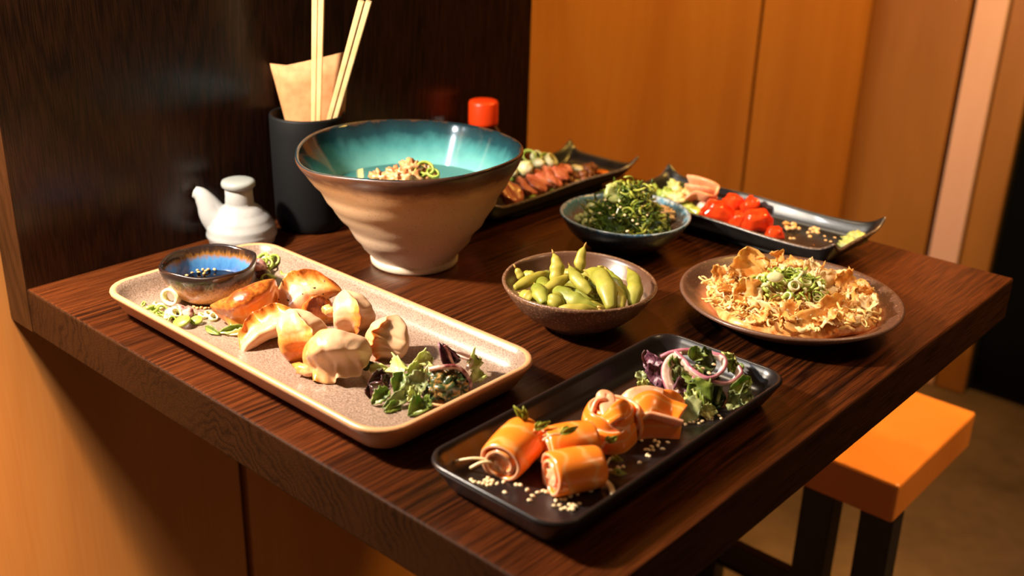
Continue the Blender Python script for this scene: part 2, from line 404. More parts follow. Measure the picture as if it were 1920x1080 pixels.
M['sprout_stem'] = mottled('sprout_stem', S(236, 202, 150), S(246, 222, 180), 100, 0.35, sss=0.2)
M['sprout_leaf'] = mottled('sprout_leaf', S(120, 130, 30), S(176, 176, 60), 150, 0.35)
M['noodle_meat'] = mottled('braised_meat', S(196, 120, 70), S(232, 176, 124), 120, 0.35, bump=0.2, coat=0.2)
M['broth'] = G('thin_broth').out(S(52, 116, 116), 0.06, spec=0.4)

# ------------------------------------------------------------------ the room
def struct(name, me, loc=(0, 0, 0), parent=None):
    o = link(name, me, parent, loc)
    if parent is None: o['kind'] = 'structure'
    return o
struct('floor', box(-0.6, 3.2, -2.6, 4.2, -0.06, 0.0, M['floor']))
wl = struct('wall_left', box(-0.075, -0.064, -2.6, 1.955, 0.0, 2.5, M['gap']))
for y0, y1 in ((-2.15, -0.9535), (-0.9415, 0.2475), (0.2590, 1.449), (1.4605, 1.944)):
    bevel(struct('panel', box(-0.064, -0.0466, y0, y1, 0.002, 2.498, M['plywood']), parent=wl), 0.0012)
wb = struct('wall_back', box(-0.075, 0.310, 1.962, 2.01, 0.0, 2.5, M['gap']))
for x0, x1, m, pr in ((-0.0466, 0.1635, 'plywood_dark', 0.0), (0.1760, 0.2400, 'plywood_lit', 0.004), (0.2460, 0.3085, 'plywood_dark', 0.0)):
    bevel(struct('panel', box(x0, x1, 1.944-pr, 1.962, 0.002, 2.498, M[m]), parent=wb), 0.0015)
struct('wall_far', box(-0.075, 2.6, 3.2, 3.25, 0.0, 2.5, M['dark_room_black']))
struct('dark_doorway_1', box(0.312, 1.20, 1.985, 2.025, 0.012, 2.2, M['dark_room_black']))  # black sheet standing in for a dark doorway

# ------------------------------------------------------------------ table with its upright panel
tb = empty('restaurant_table', (0, 0, TZ), 'dark stained ash table, built against the wall, carrying all the dishes', 'table')
me = box(0.0, 0.68, 0.0, 0.734, -0.0466, 0.0, [M['table_wood'], M['table_end']])
for p in me.polygons: p.material_index = 0 if p.normal.z > 0.5 else 1
bevel(link('tabletop', me, tb), 0.0024, 3)
sp = link('side_panel', box(-0.0464, 0.0, 0.0, 0.734, -0.0466, 0.95, M['panel_wood']), tb)
bevel(sp, 0.0010, 2); sp['label'] = 'upright dark board mitred to the table edge'

# ------------------------------------------------------------------ stool
st = empty('wooden_stool', (0.50, 0.86, 0.0), 'low stool with a chunky orange wooden seat and black legs, behind the table', 'stool')
def lbox(n, x0, x1, y0, y1, z0, z1, m, b=0.003):
    return bevel(link(n, box(x0-0.50, x1-0.50, y0-0.86, y1-0.86, z0, z1, m), st), b)
lbox('seat', 0.225, 0.606, 0.731, 0.982, 0.405, 0.460, M['seat_wood'], 0.004)
def leg(xt, yt, xb, yb):
    h = 0.0215; V = []
    for (x, y, z) in ((xb, yb, 0.0), (xt, yt, 0.405)):
        V += [(x-h-0.50, y-h*0.8-0.86, z), (x+h-0.50, y-h*0.8-0.86, z), (x+h-0.50, y+h*0.8-0.86, z), (x-h-0.50, y+h*0.8-0.86, z)]
    F = [(3, 2, 1, 0), (4, 5, 6, 7), (0, 1, 5, 4), (1, 2, 6, 5), (2, 3, 7, 6), (3, 0, 4, 7)]
    bevel(link('leg', mesh(V, F, M['black_wood'], smooth=False), st), 0.002)
leg(0.583, 0.757, 0.592, 0.750); leg(0.507, 0.752, 0.510, 0.745)
leg(0.255, 0.752, 0.252, 0.745); leg(0.255, 0.940, 0.252, 0.945); leg(0.520, 0.940, 0.521, 0.945)
lbox('stretcher', 0.255, 0.495, 0.738, 0.758, 0.229, 0.263, M['black_wood'])
lbox('stretcher', 0.255, 0.515, 0.932, 0.952, 0.06, 0.09, M['black_wood'])

# ------------------------------------------------------------------ ceramics
def rrect(w, l, r, n=7):
    r = max(min(r, w/2-1e-4, l/2-1e-4), 0.0008); out = []
    for cx, cy, a0 in ((w/2-r, l/2-r, 0), (-w/2+r, l/2-r, PI/2), (-w/2+r, -l/2+r, PI), (w/2-r, -l/2+r, 1.5*PI)):
        for k in range(n+1):
            a = a0+PI/2*k/n; out.append((cx+r*math.cos(a), cy+r*math.sin(a)))
    return out
def tray_geo(w, l, r, prof):
    V, F = [], []; n = None
    for ins, z in prof:
        ring = rrect(w-2*ins, l-2*ins, r-ins*0.75); n = len(ring)
        V += [(x, y, z) for x, y in ring]
    for k in range(len(prof)-1):
        for s in range(n):
            t = (s+1) % n; F.append((k*n+s, k*n+t, (k+1)*n+t, (k+1)*n+s))
    F.append(tuple(range(n-1, -1, -1))); m = (len(prof)-1)*n; F.append(tuple(range(m, m+n)))
    return V, F, n
def tray(name, cx, cy, w, l, r, prof, k_in, m_out, m_in, label):
    V, F, n = tray_geo(w, l, r, prof)
    idx = [0 if i < k_in*n else 1 for i in range(len(F)-2)]+[0, 1]
    o = link(name, mesh(V, F, [m_out, m_in], idx=idx), None, P((cx, cy, 0.0005)))
    return tag(o, label, 'tray')
tray('serving_tray', 0.2945, 0.1105, 0.384, 0.181, 0.030,
     [(0.022, 0.0), (0.018, 0.0005), (0.0145, 0.003), (0.011, 0.0062), (0.007, 0.0125), (0.003, 0.0195), (0.0006, 0.0235), (0.0, 0.0255), (0.0008, 0.0272), (0.003, 0.0278), (0.0052, 0.0268),
      (0.008, 0.0222), (0.012, 0.0150), (0.0165, 0.0102), (0.023, 0.0080), (0.035, 0.0075), (0.06, 0.0073)], 10,
     M['tray_tan'], M['tray_oat'], 'long speckled oatmeal tray with a tan rim holding the dumplings')
tray('serving_tray', 0.5800, 0.1725, 0.125, 0.292, 0.022,
     [(0.016, 0.0), (0.013, 0.0005), (0.0105, 0.004), (0.008, 0.0085), (0.0045, 0.0145), (0.0018, 0.0195), (0.0, 0.0222), (0.0004, 0.0240), (0.002, 0.0248), (0.0036, 0.0240),
      (0.0062, 0.0198), (0.0095, 0.0128), (0.0135, 0.0085), (0.0195, 0.0070), (0.030, 0.0066), (0.045, 0.0065)], 9,
     M['black_satin'], M['black_satin'], 'narrow satin black tray with orange fish rolls at the front table corner')

def pot(name, cx, cy, z, prof, k_in, m_out, m_in, label, cat='bowl', seg=96, deform=None, rot=0.0):
    V, F = lathe(prof, seg, deform)
    idx = [0 if i < k_in*seg else 1 for i in range(len(F)-2)]+[0, 1]
    o = link(name, mesh(V, F, [m_out, m_in], idx=idx), None, P((cx, cy, z)), (0, 0, rot))
    return tag(o, label, cat)

# big noodle bowl: throwing ridges outside, a rim that is not quite round
def ramen_def(p, a, k):
    f = min(max((p.z-0.02)/0.10, 0), 1)
    s = 1+f*(0.022*math.cos(2*a+0.6)+0.012*math.cos(3*a+1.0))
    rr = (0.0013*math.sin(p.z*300+a*0.9)+0.0010*math.sin(p.z*140-a*2+1))*(1-f*0.5) if 4 < k < 20 else 0.0
    r = math.hypot(p.x, p.y)
    b1 = math.exp(-(((a-4.40)/0.52)**2)); b2 = math.exp(-((((a+PI) % (2*PI)-PI-0.02)/0.55)**2))
    s *= 1+f*f*(0.060*b1-0.018*b2)
    q = (r*s+rr)/max(r, 1e-6) if r > 0.02 else 1
    return Vector((p.x*q, p.y*q, p.z+f*f*(0.0012*math.cos(2*a-0.5)-0.0060*b1+0.0030*b2)))
prof = [(0.030, 0.003), (0.036, 0.0), (0.0425, 0.0002), (0.0447, 0.002), (0.0445, 0.007), (0.0455, 0.011)]
for k in range(15):
    t = (k+1)/15.0; prof.append((0.0455+0.0672*t**0.86, 0.011+0.105*t))
prof += [(0.1140, 0.1195), (0.1137, 0.1222), (0.1118, 0.1228), (0.1100, 0.1205)]
for k in range(1, 16):
    t = 1-k/16.0; prof.append((0.038+0.0715*t**0.80, 0.020+0.099*t))
prof += [(0.030, 0.0150), (0.015, 0.0135), (0.004, 0.0132)]
pot('noodle_bowl', 0.2045, 0.3190, 0.0003, prof, 22, M['ramen_out'], M['ramen_in'], 'large flared noodle bowl, turquoise inside and beige outside, tallest dish on the table', deform=ramen_def)
NB = [o for o in COL.objects if o.name == 'noodle_bowl'][0]
link('foot_ring', mesh(*lathe([(0.0400, 0.0004), (0.0440, 0.0), (0.0456, 0.0015), (0.0458, 0.0060), (0.0448, 0.0085), (0.0400, 0.0086)], 64), M['ramen_foot']), NB)

def wob(a1, a2, seed):
    def f(p, a, k):
        r = math.hypot(p.x, p.y)
        if r < 0.012: return p
        s = 1+a1*math.cos(2*a+seed)+a2*math.cos(5*a+2*seed)
        return Vector((p.x*s, p.y*s, p.z*(1+0.02*math.cos(2*a+seed*1.7))))
    return f
pot('bowl', 0.4251, 0.3171, 0.0003,
    [(0.022, 0.002), (0.026, 0.0), (0.031, 0.0004), (0.0330, 0.004), (0.040, 0.0075), (0.0495, 0.0135), (0.0585, 0.022), (0.0655, 0.0315), (0.0700, 0.0390), (0.0712, 0.0420), (0.0703, 0.0434), (0.0680, 0.0430),
     (0.0662, 0.0395), (0.0620, 0.0315), (0.0550, 0.0225), (0.0465, 0.0150), (0.036, 0.0102), (0.024, 0.0082), (0.010, 0.0076)], 11,
    M['eda_out'], M['eda_in'], 'coarse brown stoneware bowl full of green soybean pods', deform=wob(0.006, 0.003, 1.0))
pot('bowl', 0.3373, 0.5069, 0.0003,
    [(0.024, 0.002), (0.028, 0.0), (0.034, 0.0004), (0.0360, 0.004), (0.043, 0.0078), (0.052, 0.0140), (0.0610, 0.0230), (0.0672, 0.0325), (0.0705, 0.0385), (0.0713, 0.0408), (0.0704, 0.0420), (0.0684, 0.0414),
     (0.0668, 0.0378), (0.0630, 0.0305), (0.0560, 0.0220), (0.0470, 0.0145), (0.037, 0.0102), (0.024, 0.0082), (0.010, 0.0076)], 11,
    M['sea_out'], M['sea_in'], 'blue glazed bowl heaped with seaweed salad', deform=wob(0.007, 0.003, 2.2))
pot('plate', 0.5587, 0.4689, 0.0003,
    [(0.050, 0.0015), (0.056, 0.0), (0.062, 0.0004), (0.066, 0.0034), (0.074, 0.0060), (0.084, 0.0110), (0.0935, 0.0168), (0.1012, 0.0214), (0.1030, 0.0232), (0.1026, 0.0250), (0.1006, 0.0257), (0.0980, 0.0246),
     (0.0935, 0.0205), (0.0850, 0.0150), (0.0760, 0.0108), (0.066, 0.0085), (0.045, 0.0078), (0.020, 0.0075)], 10,
    M['oko_out'], M['oko_in'], 'round brown stoneware plate with rim carrying a savoury pancake', 'plate', deform=wob(0.004, 0.002, 0.4))
def dip_def(p, a, k):
    s = 1+0.030*math.cos(4*a+0.9)+0.012*math.cos(3*a)
    f = p.z/0.033
    s = 1+(s-1)*f
    return Vector((p.x*s, p.y*s, p.z+f*0.0009*math.cos(5*a+1)))
pot('dipping_bowl', 0.1494, 0.1086, 0.0082,
    [(0.020, 0.0012), (0.0235, 0.0), (0.0285, 0.0006), (0.0325, 0.0040), (0.0370, 0.0105), (0.0402, 0.0180), (0.0426, 0.0260), (0.0440, 0.0318), (0.0436, 0.0335), (0.0420, 0.0340), (0.0405, 0.0325),
     (0.0388, 0.0262), (0.0362, 0.0185), (0.0325, 0.0115), (0.0270, 0.0070), (0.018, 0.0055), (0.008, 0.0052)], 9,
    M['dip_out'], M['dip_in'], 'small dipping bowl, blue inside and speckled tan outside, on the oatmeal tray', deform=dip_def)
o = link('soy_sauce', mesh(*lathe([(0.0300, 0.0), (0.0322, 0.0020), (0.0312, 0.0026), (0.012, 0.0025)], 48), M['sauce']), None, P((0.1494, 0.1086, 0.0082+0.0088)))
tag(o, 'dark soy sauce pooled in the blue dipping bowl', 'sauce')

# soy sauce pourer
sb = empty('sauce_pourer', P((0.0415, 0.2190, 0.0)), 'white glazed soy sauce pourer with a spout and round lid, beside the dark panel', 'pourer')
prof = [(0.024, 0.001), (0.0285, 0.0), (0.031, 0.002)]
for k in range(1, 19):
    t = k/18.0; z = 0.002+0.050*t
    r = 0.0380*math.sin(PI*(0.30+0.62*t))**0.75*(1-0.32*t*t)+0.0006*math.sin(t*34)
    prof.append((max(r, 0.0150), z))
prof += [(0.0146, 0.0545), (0.0144, 0.064), (0.0130, 0.0655), (0.006, 0.0655)]
link('body', mesh(*lathe(prof, 72), M['white_glaze']), sb)
link('lid', mesh(*lathe([(0.010, 0.0642), (0.0160, 0.0646), (0.0176, 0.0662), (0.0179, 0.0692), (0.0170, 0.0716), (0.0140, 0.0728), (0.006, 0.0732)], 48), M['lid_grey']), sb)
rx, ry = 0.745, 0.667
pts = catmull([(-rx*0.020, -ry*0.020, 0.024), (-rx*0.029, -ry*0.029, 0.034), (-rx*0.0345, -ry*0.0345, 0.0455), (-rx*0.0405, -ry*0.0405, 0.0545), (-rx*0.0470, -ry*0.0470, 0.0580)], 5)
nn = len(pts)
V, F = tube(pts, [0.0135*(1-i/(nn-1))**1.3+0.0062 for i in range(nn)], 20)
link('spout', mesh(V, F, M['white_glaze']), sb)
d = (pts[-1]-pts[-2]).normalized()
V, F = tube([pts[-1]-d*0.001, pts[-1]+d*0.0008], 0.0036, 14)
link('spout_hole', mesh(V, F, M['lid_grey']), sb)

# cup with chopsticks and napkins
CUP = (0.0425, 0.3130)
pot('utensil_cup', CUP[0], CUP[1], 0.0003,
    [(0.030, 0.001), (0.036, 0.0), (0.0388, 0.004), (0.0402, 0.015), (0.0410, 0.060), (0.0414, 0.110), (0.0414, 0.1265), (0.0406, 0.1290), (0.0392, 0.1290), (0.0384, 0.1270), (0.0380, 0.110), (0.0372, 0.03), (0.034, 0.012), (0.020, 0.0085), (0.008, 0.008)], 8,
    M['black_matte'], M['black_matte'], 'tall matte black cup holding chopsticks and paper napkins', 'cup')
def stick(p0, p1, w, parent, org):
    p0, p1 = Vector(p0), Vector(p1); x, y, z = frame(p0, p1, (-0.667, 0.745, 0.0)); V = []
    for p, s in ((p0, 0.62), (p1, 1.0)):
        for a, b in ((-1, -1), (1, -1), (1, 1), (-1, 1)): V.append(p+y*a*w*s/2+z*b*w*s/2-Vector(org))
    F = [(3, 2, 1, 0), (4, 5, 6, 7), (0, 1, 5, 4), (1, 2, 6, 5), (2, 3, 7, 6), (3, 0, 4, 7)]
    bevel(link('stick', mesh(V, F, M['bamboo'], smooth=False), parent), 0.0006)
def pair(b, t, w, gap, label):
    e = empty('chopsticks', P(b), label, 'chopsticks', 'chopsticks in the black cup')
    r = Vector((0.745, 0.667, 0)); bb, tt = Vector(b), Vector(t)
    for s in (-1, 1): stick(bb+r*s*gap*0.34, tt+r*s*gap/2, w, e, b)
pair((0.0454, 0.3140, 0.0105), (0.0726, 0.3110, 0.2560), 0.0058, 0.0066, 'pair of pale disposable chopsticks standing straight up in the black cup')
pair((0.0240, 0.3200, 0.0115), (0.1236, 0.3300, 0.2560), 0.0058, 0.0076, 'pair of pale disposable chopsticks leaning to one side in the black cup')
def napkin(cx, cy, z0, z1, w0, w1, lean, bow, cut, label):
    org = Vector((cx, cy, z0)); r = Vector((0.745, 0.667, 0)); f = Vector((-0.667, 0.745, 0))
    e = empty('paper_napkin', P(org), label, 'napkin', 'folded napkins in the black cup')
    for ply in range(3):
        grid = []
        for i in range(9):
            t = i/8; row = []
            for j in range(13):
                s = j/6-1
                w = w0+(w1-w0)*t
                row.append(r*(s*w/2+lean*t)+f*(-bow*(1-s*s)+ply*0.0021)+Vector((0, 0, (z1-z0-ply*0.003)*t+cut*s*t)))
            grid.append(row)
        V, F, _ = sheet(grid, 0.0011)
        link('fold', mesh(V, F, M['paper']), e)
napkin(0.0400, 0.3235, 0.012, 0.1860, 0.040, 0.079, 0.0020, 0.004, 0.0100, 'folded brown paper napkin, the taller one, behind the upright chopsticks')
napkin(0.0440, 0.3330, 0.012, 0.1770, 0.040, 0.080, -0.0150, 0.004, -0.002, 'folded brown paper napkin mostly hidden behind the taller one')

# shaker bottle with a red cap
bt = empty('sauce_bottle', P((0.0360, 0.6020, 0.0)), 'slim sauce bottle with an orange red cap behind the noodle bowl', 'bottle')
link('body', mesh(*lathe([(0.018, 0.0), (0.0225, 0.001), (0.0235, 0.004), (0.0235, 0.050), (0.0215, 0.058), (0.0175, 0.0635), (0.0165, 0.068), (0.006, 0.068)], 48), M['bottle_glass']), bt)
link('cap', mesh(*lathe([(0.0165, 0.0655), (0.0190, 0.066), (0.0193, 0.070), (0.0193, 0.0935), (0.0185, 0.0962), (0.0160, 0.0974), (0.006, 0.0976)], 48), M['cap_red']), bt)

# two dark rectangular trays at the back with swept-up corners
def slate_tray(name, cx, cy, hx, hy, label, corner, seed, rise=0.0155):
    nu, nv = 49, 25; grid = []
    long_x = hx > hy
    for i in range(nu):
        row = []
        for j in range(nv):
            a, b = 2*i/(nu-1)-1, 2*j/(nv-1)-1
            u, v = (a, b) if long_x else (b, a)
            cu, cv = abs(u)**8, abs(v)**8
            du = max(0, (abs(u)-0.86)/0.14); dv = max(0, (abs(v)-0.72)/0.28)
            du = du*du*(3-2*du); dv = dv*dv*(3-2*dv)
            z = 0.0085+rise*max(du, dv)+0.004*min(du, dv)+corner*(abs(u)**10)*(abs(v)**6)
            z += 0.0012*math.sin(5*u+seed)*max(du, dv)
            hl, hs = (hx, hy) if long_x else (hy, hx)
            X = u*hl*(1-0.018*(1-v*v)*cu); Y = v*hs*(1-0.05*(1-u*u)*cv)*(1-0.06*(1-abs(u)**3)*cv)
            row.append(Vector((X, Y, z)) if long_x else Vector((Y, X, z)))
        grid.append(row)
    if not long_x: grid = [r[::-1] for r in grid]
    V, F, ne = sheet(grid, 0.0042)
    nf = len(F); idx = [0]*(nf-ne)+[1]*ne
    o = link(name, mesh(V, F, [M['slate'], M['slate_rim']], idx=idx), None, P((cx, cy, 0.0003)))
    subsurf(o, 1)
    foot = tray_geo(2*hx*0.74, 2*hy*0.66, 0.012, [(0.003, 0.0), (0.0, 0.001), (0.0, 0.008), (0.004, 0.0082)])
    link('foot', mesh(foot[0], foot[1], M['slate']), o)
    return tag(o, label, 'tray')
slate_tray('slate_tray', 0.1480, 0.5750, 0.0580, 0.1430, 'dark rectangular tray with upswept corners holding sliced pink meat, behind the noodle bowl', 0.010, 0.5)
slate_tray('slate_tray', 0.4010, 0.6465, 0.1440, 0.0625, 'dark rectangular tray with upswept corners holding red fish cubes, at the back table edge', 0.0095, 2.1, 0.0190)

# ------------------------------------------------------------------ food helpers
CR = Vector((0.745, 0.667, 0.0)); CF = Vector((-0.667, 0.745, 0.0)); UP = Vector((0, 0, 1))
def cv(a, b, c): return CR*a+CF*b+UP*c
TOCAM = cv(0, -0.85, 0.5)

def item(name, V, F, mats, label=None, cat=None, group=None, kind=None, idx=None, parent=None, smooth=True, org=None):
    V = [Vector(v) for v in V]
    if org is None:
        org = sum(V, Vector((0, 0, 0)))/len(V)
    o = link(name, mesh([v-org for v in V], F, mats, idx=idx, smooth=smooth), parent, P(org) if parent is None else org)
    return tag(o, label, cat, group, kind)

def leaf_geo(p0, p1, w, up=None, cup=0.25, bend=0.12, ruf=0.16, seed=0, nu=12, nv=7, th=0.0007, tip=1.0):
    p0, p1 = Vector(p0), Vector(p1); L = (p1-p0).length
    x, y, z = frame(p0, p1, up if up is not None else TOCAM)
    grid = []
    for i in range(nu):
        t = i/(nu-1); pr = (math.sin(PI*min(max(t, 0.0), 1)**(0.8/tip)))**0.7 if 0 < t < 1 else 0.0
        pr = max(pr, 0.06); row = []
        for j in range(nv):
            s = 2*j/(nv-1)-1
            n = noise.noise(Vector((t*5+seed*3.1, s*2.2+seed, seed*1.7)))
            n2 = noise.noise(Vector((t*11+seed*1.1, s*4+seed*2, 4.2)))
            edge = 1+0.45*n2*abs(s)
            row.append(p0+x*(L*t)+y*(s*w/2*pr*edge)+z*(bend*L*4*t*(1-t)+cup*w*s*s*pr+ruf*w*(n*1.5+n2)*(0.3+abs(s)))-z*0.0012*math.exp(-(s*4)**2)*pr)
        grid.append(row)
    V, F, _ = sheet(grid, th)
    return V, F
LEAF_W = 1.0
def leaf(name, p0, p1, w, m, label, cat='leaf', group=None, **k):
    V, F = leaf_geo(p0, p1, w*LEAF_W, **k)
    return item(name, V, F, M[m], label, cat, group)

def ribbon_geo(pts, w, wdir, th, n=6, taper=0.0, nv=4, crown=0.0):
    pts = catmull(pts, n); N = len(pts); grid = []
    for i, p in enumerate(pts):
        d = (pts[min(i+1, N-1)]-pts[max(i-1, 0)]).normalized()
        wd = Vector(wdir); wd = (wd-d*wd.dot(d)).normalized(); nn = d.cross(wd)
        t = i/(N-1); ww = w*(1-taper*abs(2*t-1)**3)
        grid.append([p+wd*(ww*(j/(nv-1)-0.5))+nn*crown*w*(1-(2*j/(nv-1)-1)**2) for j in range(nv)])
    return sheet(grid, th)
def ribbon(name, pts, w, wdir, th, m, label, cat, group=None, taper=0.0, edge=None, **k):
    V, F, ne = ribbon_geo(pts, w, wdir, th, taper=taper, **k)
    if edge: return item(name, V, F, [M[m], M[edge]], label, cat, group, idx=[0]*(len(F)-ne)+[1]*ne)
    return item(name, V, F, M[m], label, cat, group)

def ring_geo(r, h, th, sq=0.8, seg=14):
    V, F = [], []
    for k, (rr, z) in enumerate(((r, 0), (r, h), (r-th, h), (r-th, 0))):
        for s in range(seg):
            a = 2*PI*s/seg; V.append(Vector((rr*math.cos(a), rr*math.sin(a)*sq, z-h/2)))
    for k in range(4):
        for s in range(seg):
            t = (s+1) % seg; q = (k+1) % 4
            F.append((k*seg+s, k*seg+t, q*seg+t, q*seg+s))
    return V, F
def ellipsoid(rx, ry, rz, seg=10, rings=6):
    V, F = [Vector((0, 0, -rz))], []
    for i in range(1, rings):
        a = -PI/2+PI*i/rings
        for s in range(seg):
            b = 2*PI*s/seg; V.append(Vector((rx*math.cos(a)*math.cos(b), ry*math.cos(a)*math.sin(b), rz*math.sin(a))))
    V.append(Vector((0, 0, rz))); n = len(V)-1
    for s in range(seg):
        t = (s+1) % seg
        F.append((0, 1+t, 1+s)); F.append((n, n-seg+s, n-seg+t))
        for i in range(rings-2): F.append((1+i*seg+s, 1+i*seg+t, 1+(i+1)*seg+t, 1+(i+1)*seg+s))
    return V, F
def blob(name, c, r, m, label, cat, group=None, amp=0.25, fr=1.0, seed=0, seg=18, rings=12, parent=None, kind=None):
    V, F = ellipsoid(r[0], r[1], r[2], seg, rings); sc = fr/max(r)
    V = [v*(1+amp*noise.noise(v*sc*2+Vector((seed*3.3, seed, 0)))+amp*0.5*noise.noise(v*sc*5+Vector((seed, 1, 2)))) for v in V]
    return item(name, [v+Vector(c) for v in V], F, M[m], label, cat, group, kind, parent=parent)
def attach(ch, par):
    ch.parent = par; ch.location = ch.location-par.location
    for k in ('label', 'category', 'group'):
        if k in ch: del ch[k]
    return ch
def place(name, me, c, rot, label, cat, group, s=1.0):
    o = link(name, me, None, P(c), rot); o.scale = (s, s, s)
    return tag(o, label, cat, group)
rnd = random.uniform

# ------------------------------------------------------------------ dumplings on the oatmeal tray
def dumpling(c, longv, crest, L, Wd, H, fry, frybias, label, bend=0.18, char=0.0, pleat=1.0, seed=0, tail=0.0, flat=True):
    x = longv.normalized(); z = (crest-x*crest.dot(x)).normalized(); y = z.cross(x)
    fry = fry.normalized(); nu, nv = 34, 32; V, F, A, B = [], [], [], []
    for i in range(nu):
        u = 2*i/(nu-1)-1; e = max(1-abs(u)**2.05, 0.0)**0.60
        for j in range(nv):
            t = 2*PI*j/nv; st, ct = math.sin(t), math.cos(t)
            pinch = max(st, 0)
            s1 = min(max((st-.30)/.60, 0), 1); s1 = s1*s1*(3-2*s1)
            s2 = min(max((st-.62)/.38, 0), 1); s2 = s2*s2*(3-2*s2)
            Y = Wd/2*e*ct*(1-0.86*s1)
            Z = H*(0.40*e+0.40*e*st) if st < 0 else H*(0.40*e+0.34*e*st+0.24*s2*(.35+.65*e))
            if flat: Z = max(Z, H*0.05)
            else: Z = H*(.40+.44*e*st) if st < 0 else H*(.40+.30*e*st+.20*s2*(.3+.7*e))
            pl = (1-abs(math.sin(u*6.5+seed)))**2.5*pleat
            if st > 0.05: Y -= (1 if ct > 0 else -.6)*Wd*0.11*pl*min(1, (st-0.05)*2.0)*(1-s2)*e
            Y += Wd*0.085*s2*pleat**2*(math.sin(u*10+seed)+.6*math.sin(u*21+seed*3))
            if e < 0.25: Y += 0.0009*ct
            Y -= bend*L*(u*u-0.35)
            X = L/2*u*(1+0.05*pinch)+tail*max(u, 0)**3*L
            p = Vector((X, Y, Z-H*0.42))
            p += p.normalized()*(0.0030*noise.noise(Vector((X*45+seed*5, Y*45, Z*45)))+0.0012*noise.noise(Vector((X*140+seed*5, Y*140, Z*140))))
            V.append(p)
            w = x*p.x+y*p.y+z*p.z; q = w.dot(fry)/(0.5*max(L*0.55, H))
            A.append(min(max(0.5*(q+frybias)+s2*0.42, 0), 1)); B.append(char)
    for i in range(nu-1):
        for j in range(nv):
            k = (j+1) % nv
            F.append((i*nv+j, (i+1)*nv+j, (i+1)*nv+k, i*nv+k))
    F.append(tuple(range(nv))); F.append(tuple(range(nu*nv-1, (nu-1)*nv-1, -1)))
    V = [x*p.x+y*p.y+z*p.z for p in V]
    zmin = min(v.z for v in V)
    c = Vector(c)
    me = mesh(V, F, M['dough'])
    for nm, arr in (('fry', A), ('char', B)):
        at = me.attributes.new(nm, 'FLOAT', 'POINT'); at.data.foreach_set('value', arr)
    o = link('dumpling', me, None, P(c)); subsurf(o, 1)
    return tag(o, label, 'dumpling', 'pan fried dumplings on the oatmeal tray')
dumpling((0.2311, 0.0941, 0.0260), cv(.9, .30, .32), cv(.45, -.40, -.75), .060, .044, .038, cv(-.35, -.2, .9), .95, 'golden dumpling with its browned side up, right next to the blue dipping bowl', seed=1, bend=.12)
dumpling((0.2452, 0.1417, 0.0262), cv(.80, .35, .42), cv(-.42, .10, .90), .062, .034, .042, cv(.5, .3, .8), .05, 'upright folded dumpling with charred specks at the back of the heap', seed=2, char=1.0)
dumpling((0.2693, 0.1433, 0.0180), cv(.45, .3, -.75), cv(-.3, .85, .3), .046, .028, .026, cv(.1, -.6, .7), .8, 'small dumpling with dark scorched spots wedged behind the others', seed=3, char=1.0)
dumpling((0.2702, 0.0855, 0.0215), cv(.85, .42, .30), cv(-.42, .10, .85), .062, .036, .030, cv(-.5, .1, .75), .20, 'slim dumpling leaning on the browned one, crimped edge up', seed=4)
dumpling((0.3171, 0.0862, 0.0270), cv(.22, -.20, -.92), cv(.55, -.75, .15), .046, .044, .040, cv(-.35, -.45, -.70), .55, 'front dumpling standing on end with a crisp orange underside and ridge', seed=5, bend=.05, pleat=.5)
PALE = dumpling((0.3615, 0.0845, 0.0255), cv(.86, -.15, .26), cv(.12, -.66, -.70), .066, .042, .046, cv(-.85, .1, .25), -.15, 'large pale dumpling with pleats and a browned tail, nearest the tray front', seed=6, tail=-.1, flat=False)
q = blob('folded_tip', Vector((0.3442, 0.0673, 0.0130))-(PALE.location-Vector((0, 0, TZ))), (.0120, .0062, .0044), 'dough', None, None, amp=.4, seed=9, parent=PALE); q.rotation_euler = (0, .12, .35)
q.data.attributes.new('fry', 'FLOAT', 'POINT').data.foreach_set('value', [.34-30*v.co.x for v in q.data.vertices])
PLUMP = dumpling((0.3058, 0.1497, 0.0230), cv(.12, -.25, -.92), cv(.42, -.85, .20), .042, .040, .036, cv(.3, -.6, -.3), .05, 'plump pale dumpling with an orange seam, third from the salad', seed=7, bend=.05, pleat=.4)
dumpling((0.3632, 0.1356, 0.0230), cv(-.22, -.25, -.90), cv(-.50, -.78, .30), .042, .042, .036, cv(-.8, -.3, -.2), -.05, 'pale pouch dumpling with a golden seam, closest to the far rim of the tray', seed=8, bend=.08, pleat=.8)
q = blob('folded_tip', Vector((-.0145, -.0125, .0030)), (.0085, .0052, .0050), 'dough', None, None, amp=.35, seed=3, parent=PLUMP); q.rotation_euler = (0, .35, .75)
q.data.attributes.new('fry', 'FLOAT', 'POINT').data.foreach_set('value', [.42]*len(q.data.vertices))

# ------------------------------------------------------------------ fish rolls on the black tray
def roll_geo(p0, p1, R, turns, th, r0=0.40, bulge=0.06, flare=0.0, start=0.0, squash=0.92):
    p0, p1 = Vector(p0), Vector(p1); x, y, z = frame(p0, p1); L = (p1-p0).length
    n = int(30*turns); m = 9; grid = []
    for i in range(n+1):
        a = start-2*PI*turns*i/n; r = R*(r0+(1-r0)*(i/n)**0.7)
        row = []
        for j in range(m):
            t = j/(m-1); rr = r*(1+bulge*math.sin(PI*t)-flare*(t-0.5))
            w = 0.0008*noise.noise(Vector((a*1.3, t*3, R*300)))
            off = L*0.05*noise.noise(Vector((a*0.8, 3.1, R*100)))*(1 if j in (0, m-1) else 0.4)
            row.append(p0+x*(L*t+off)+y*math.cos(a)*(rr+w)+z*math.sin(a)*(rr+w)*squash)
        grid.append(row)
    return sheet(grid, th), (n+1, m)
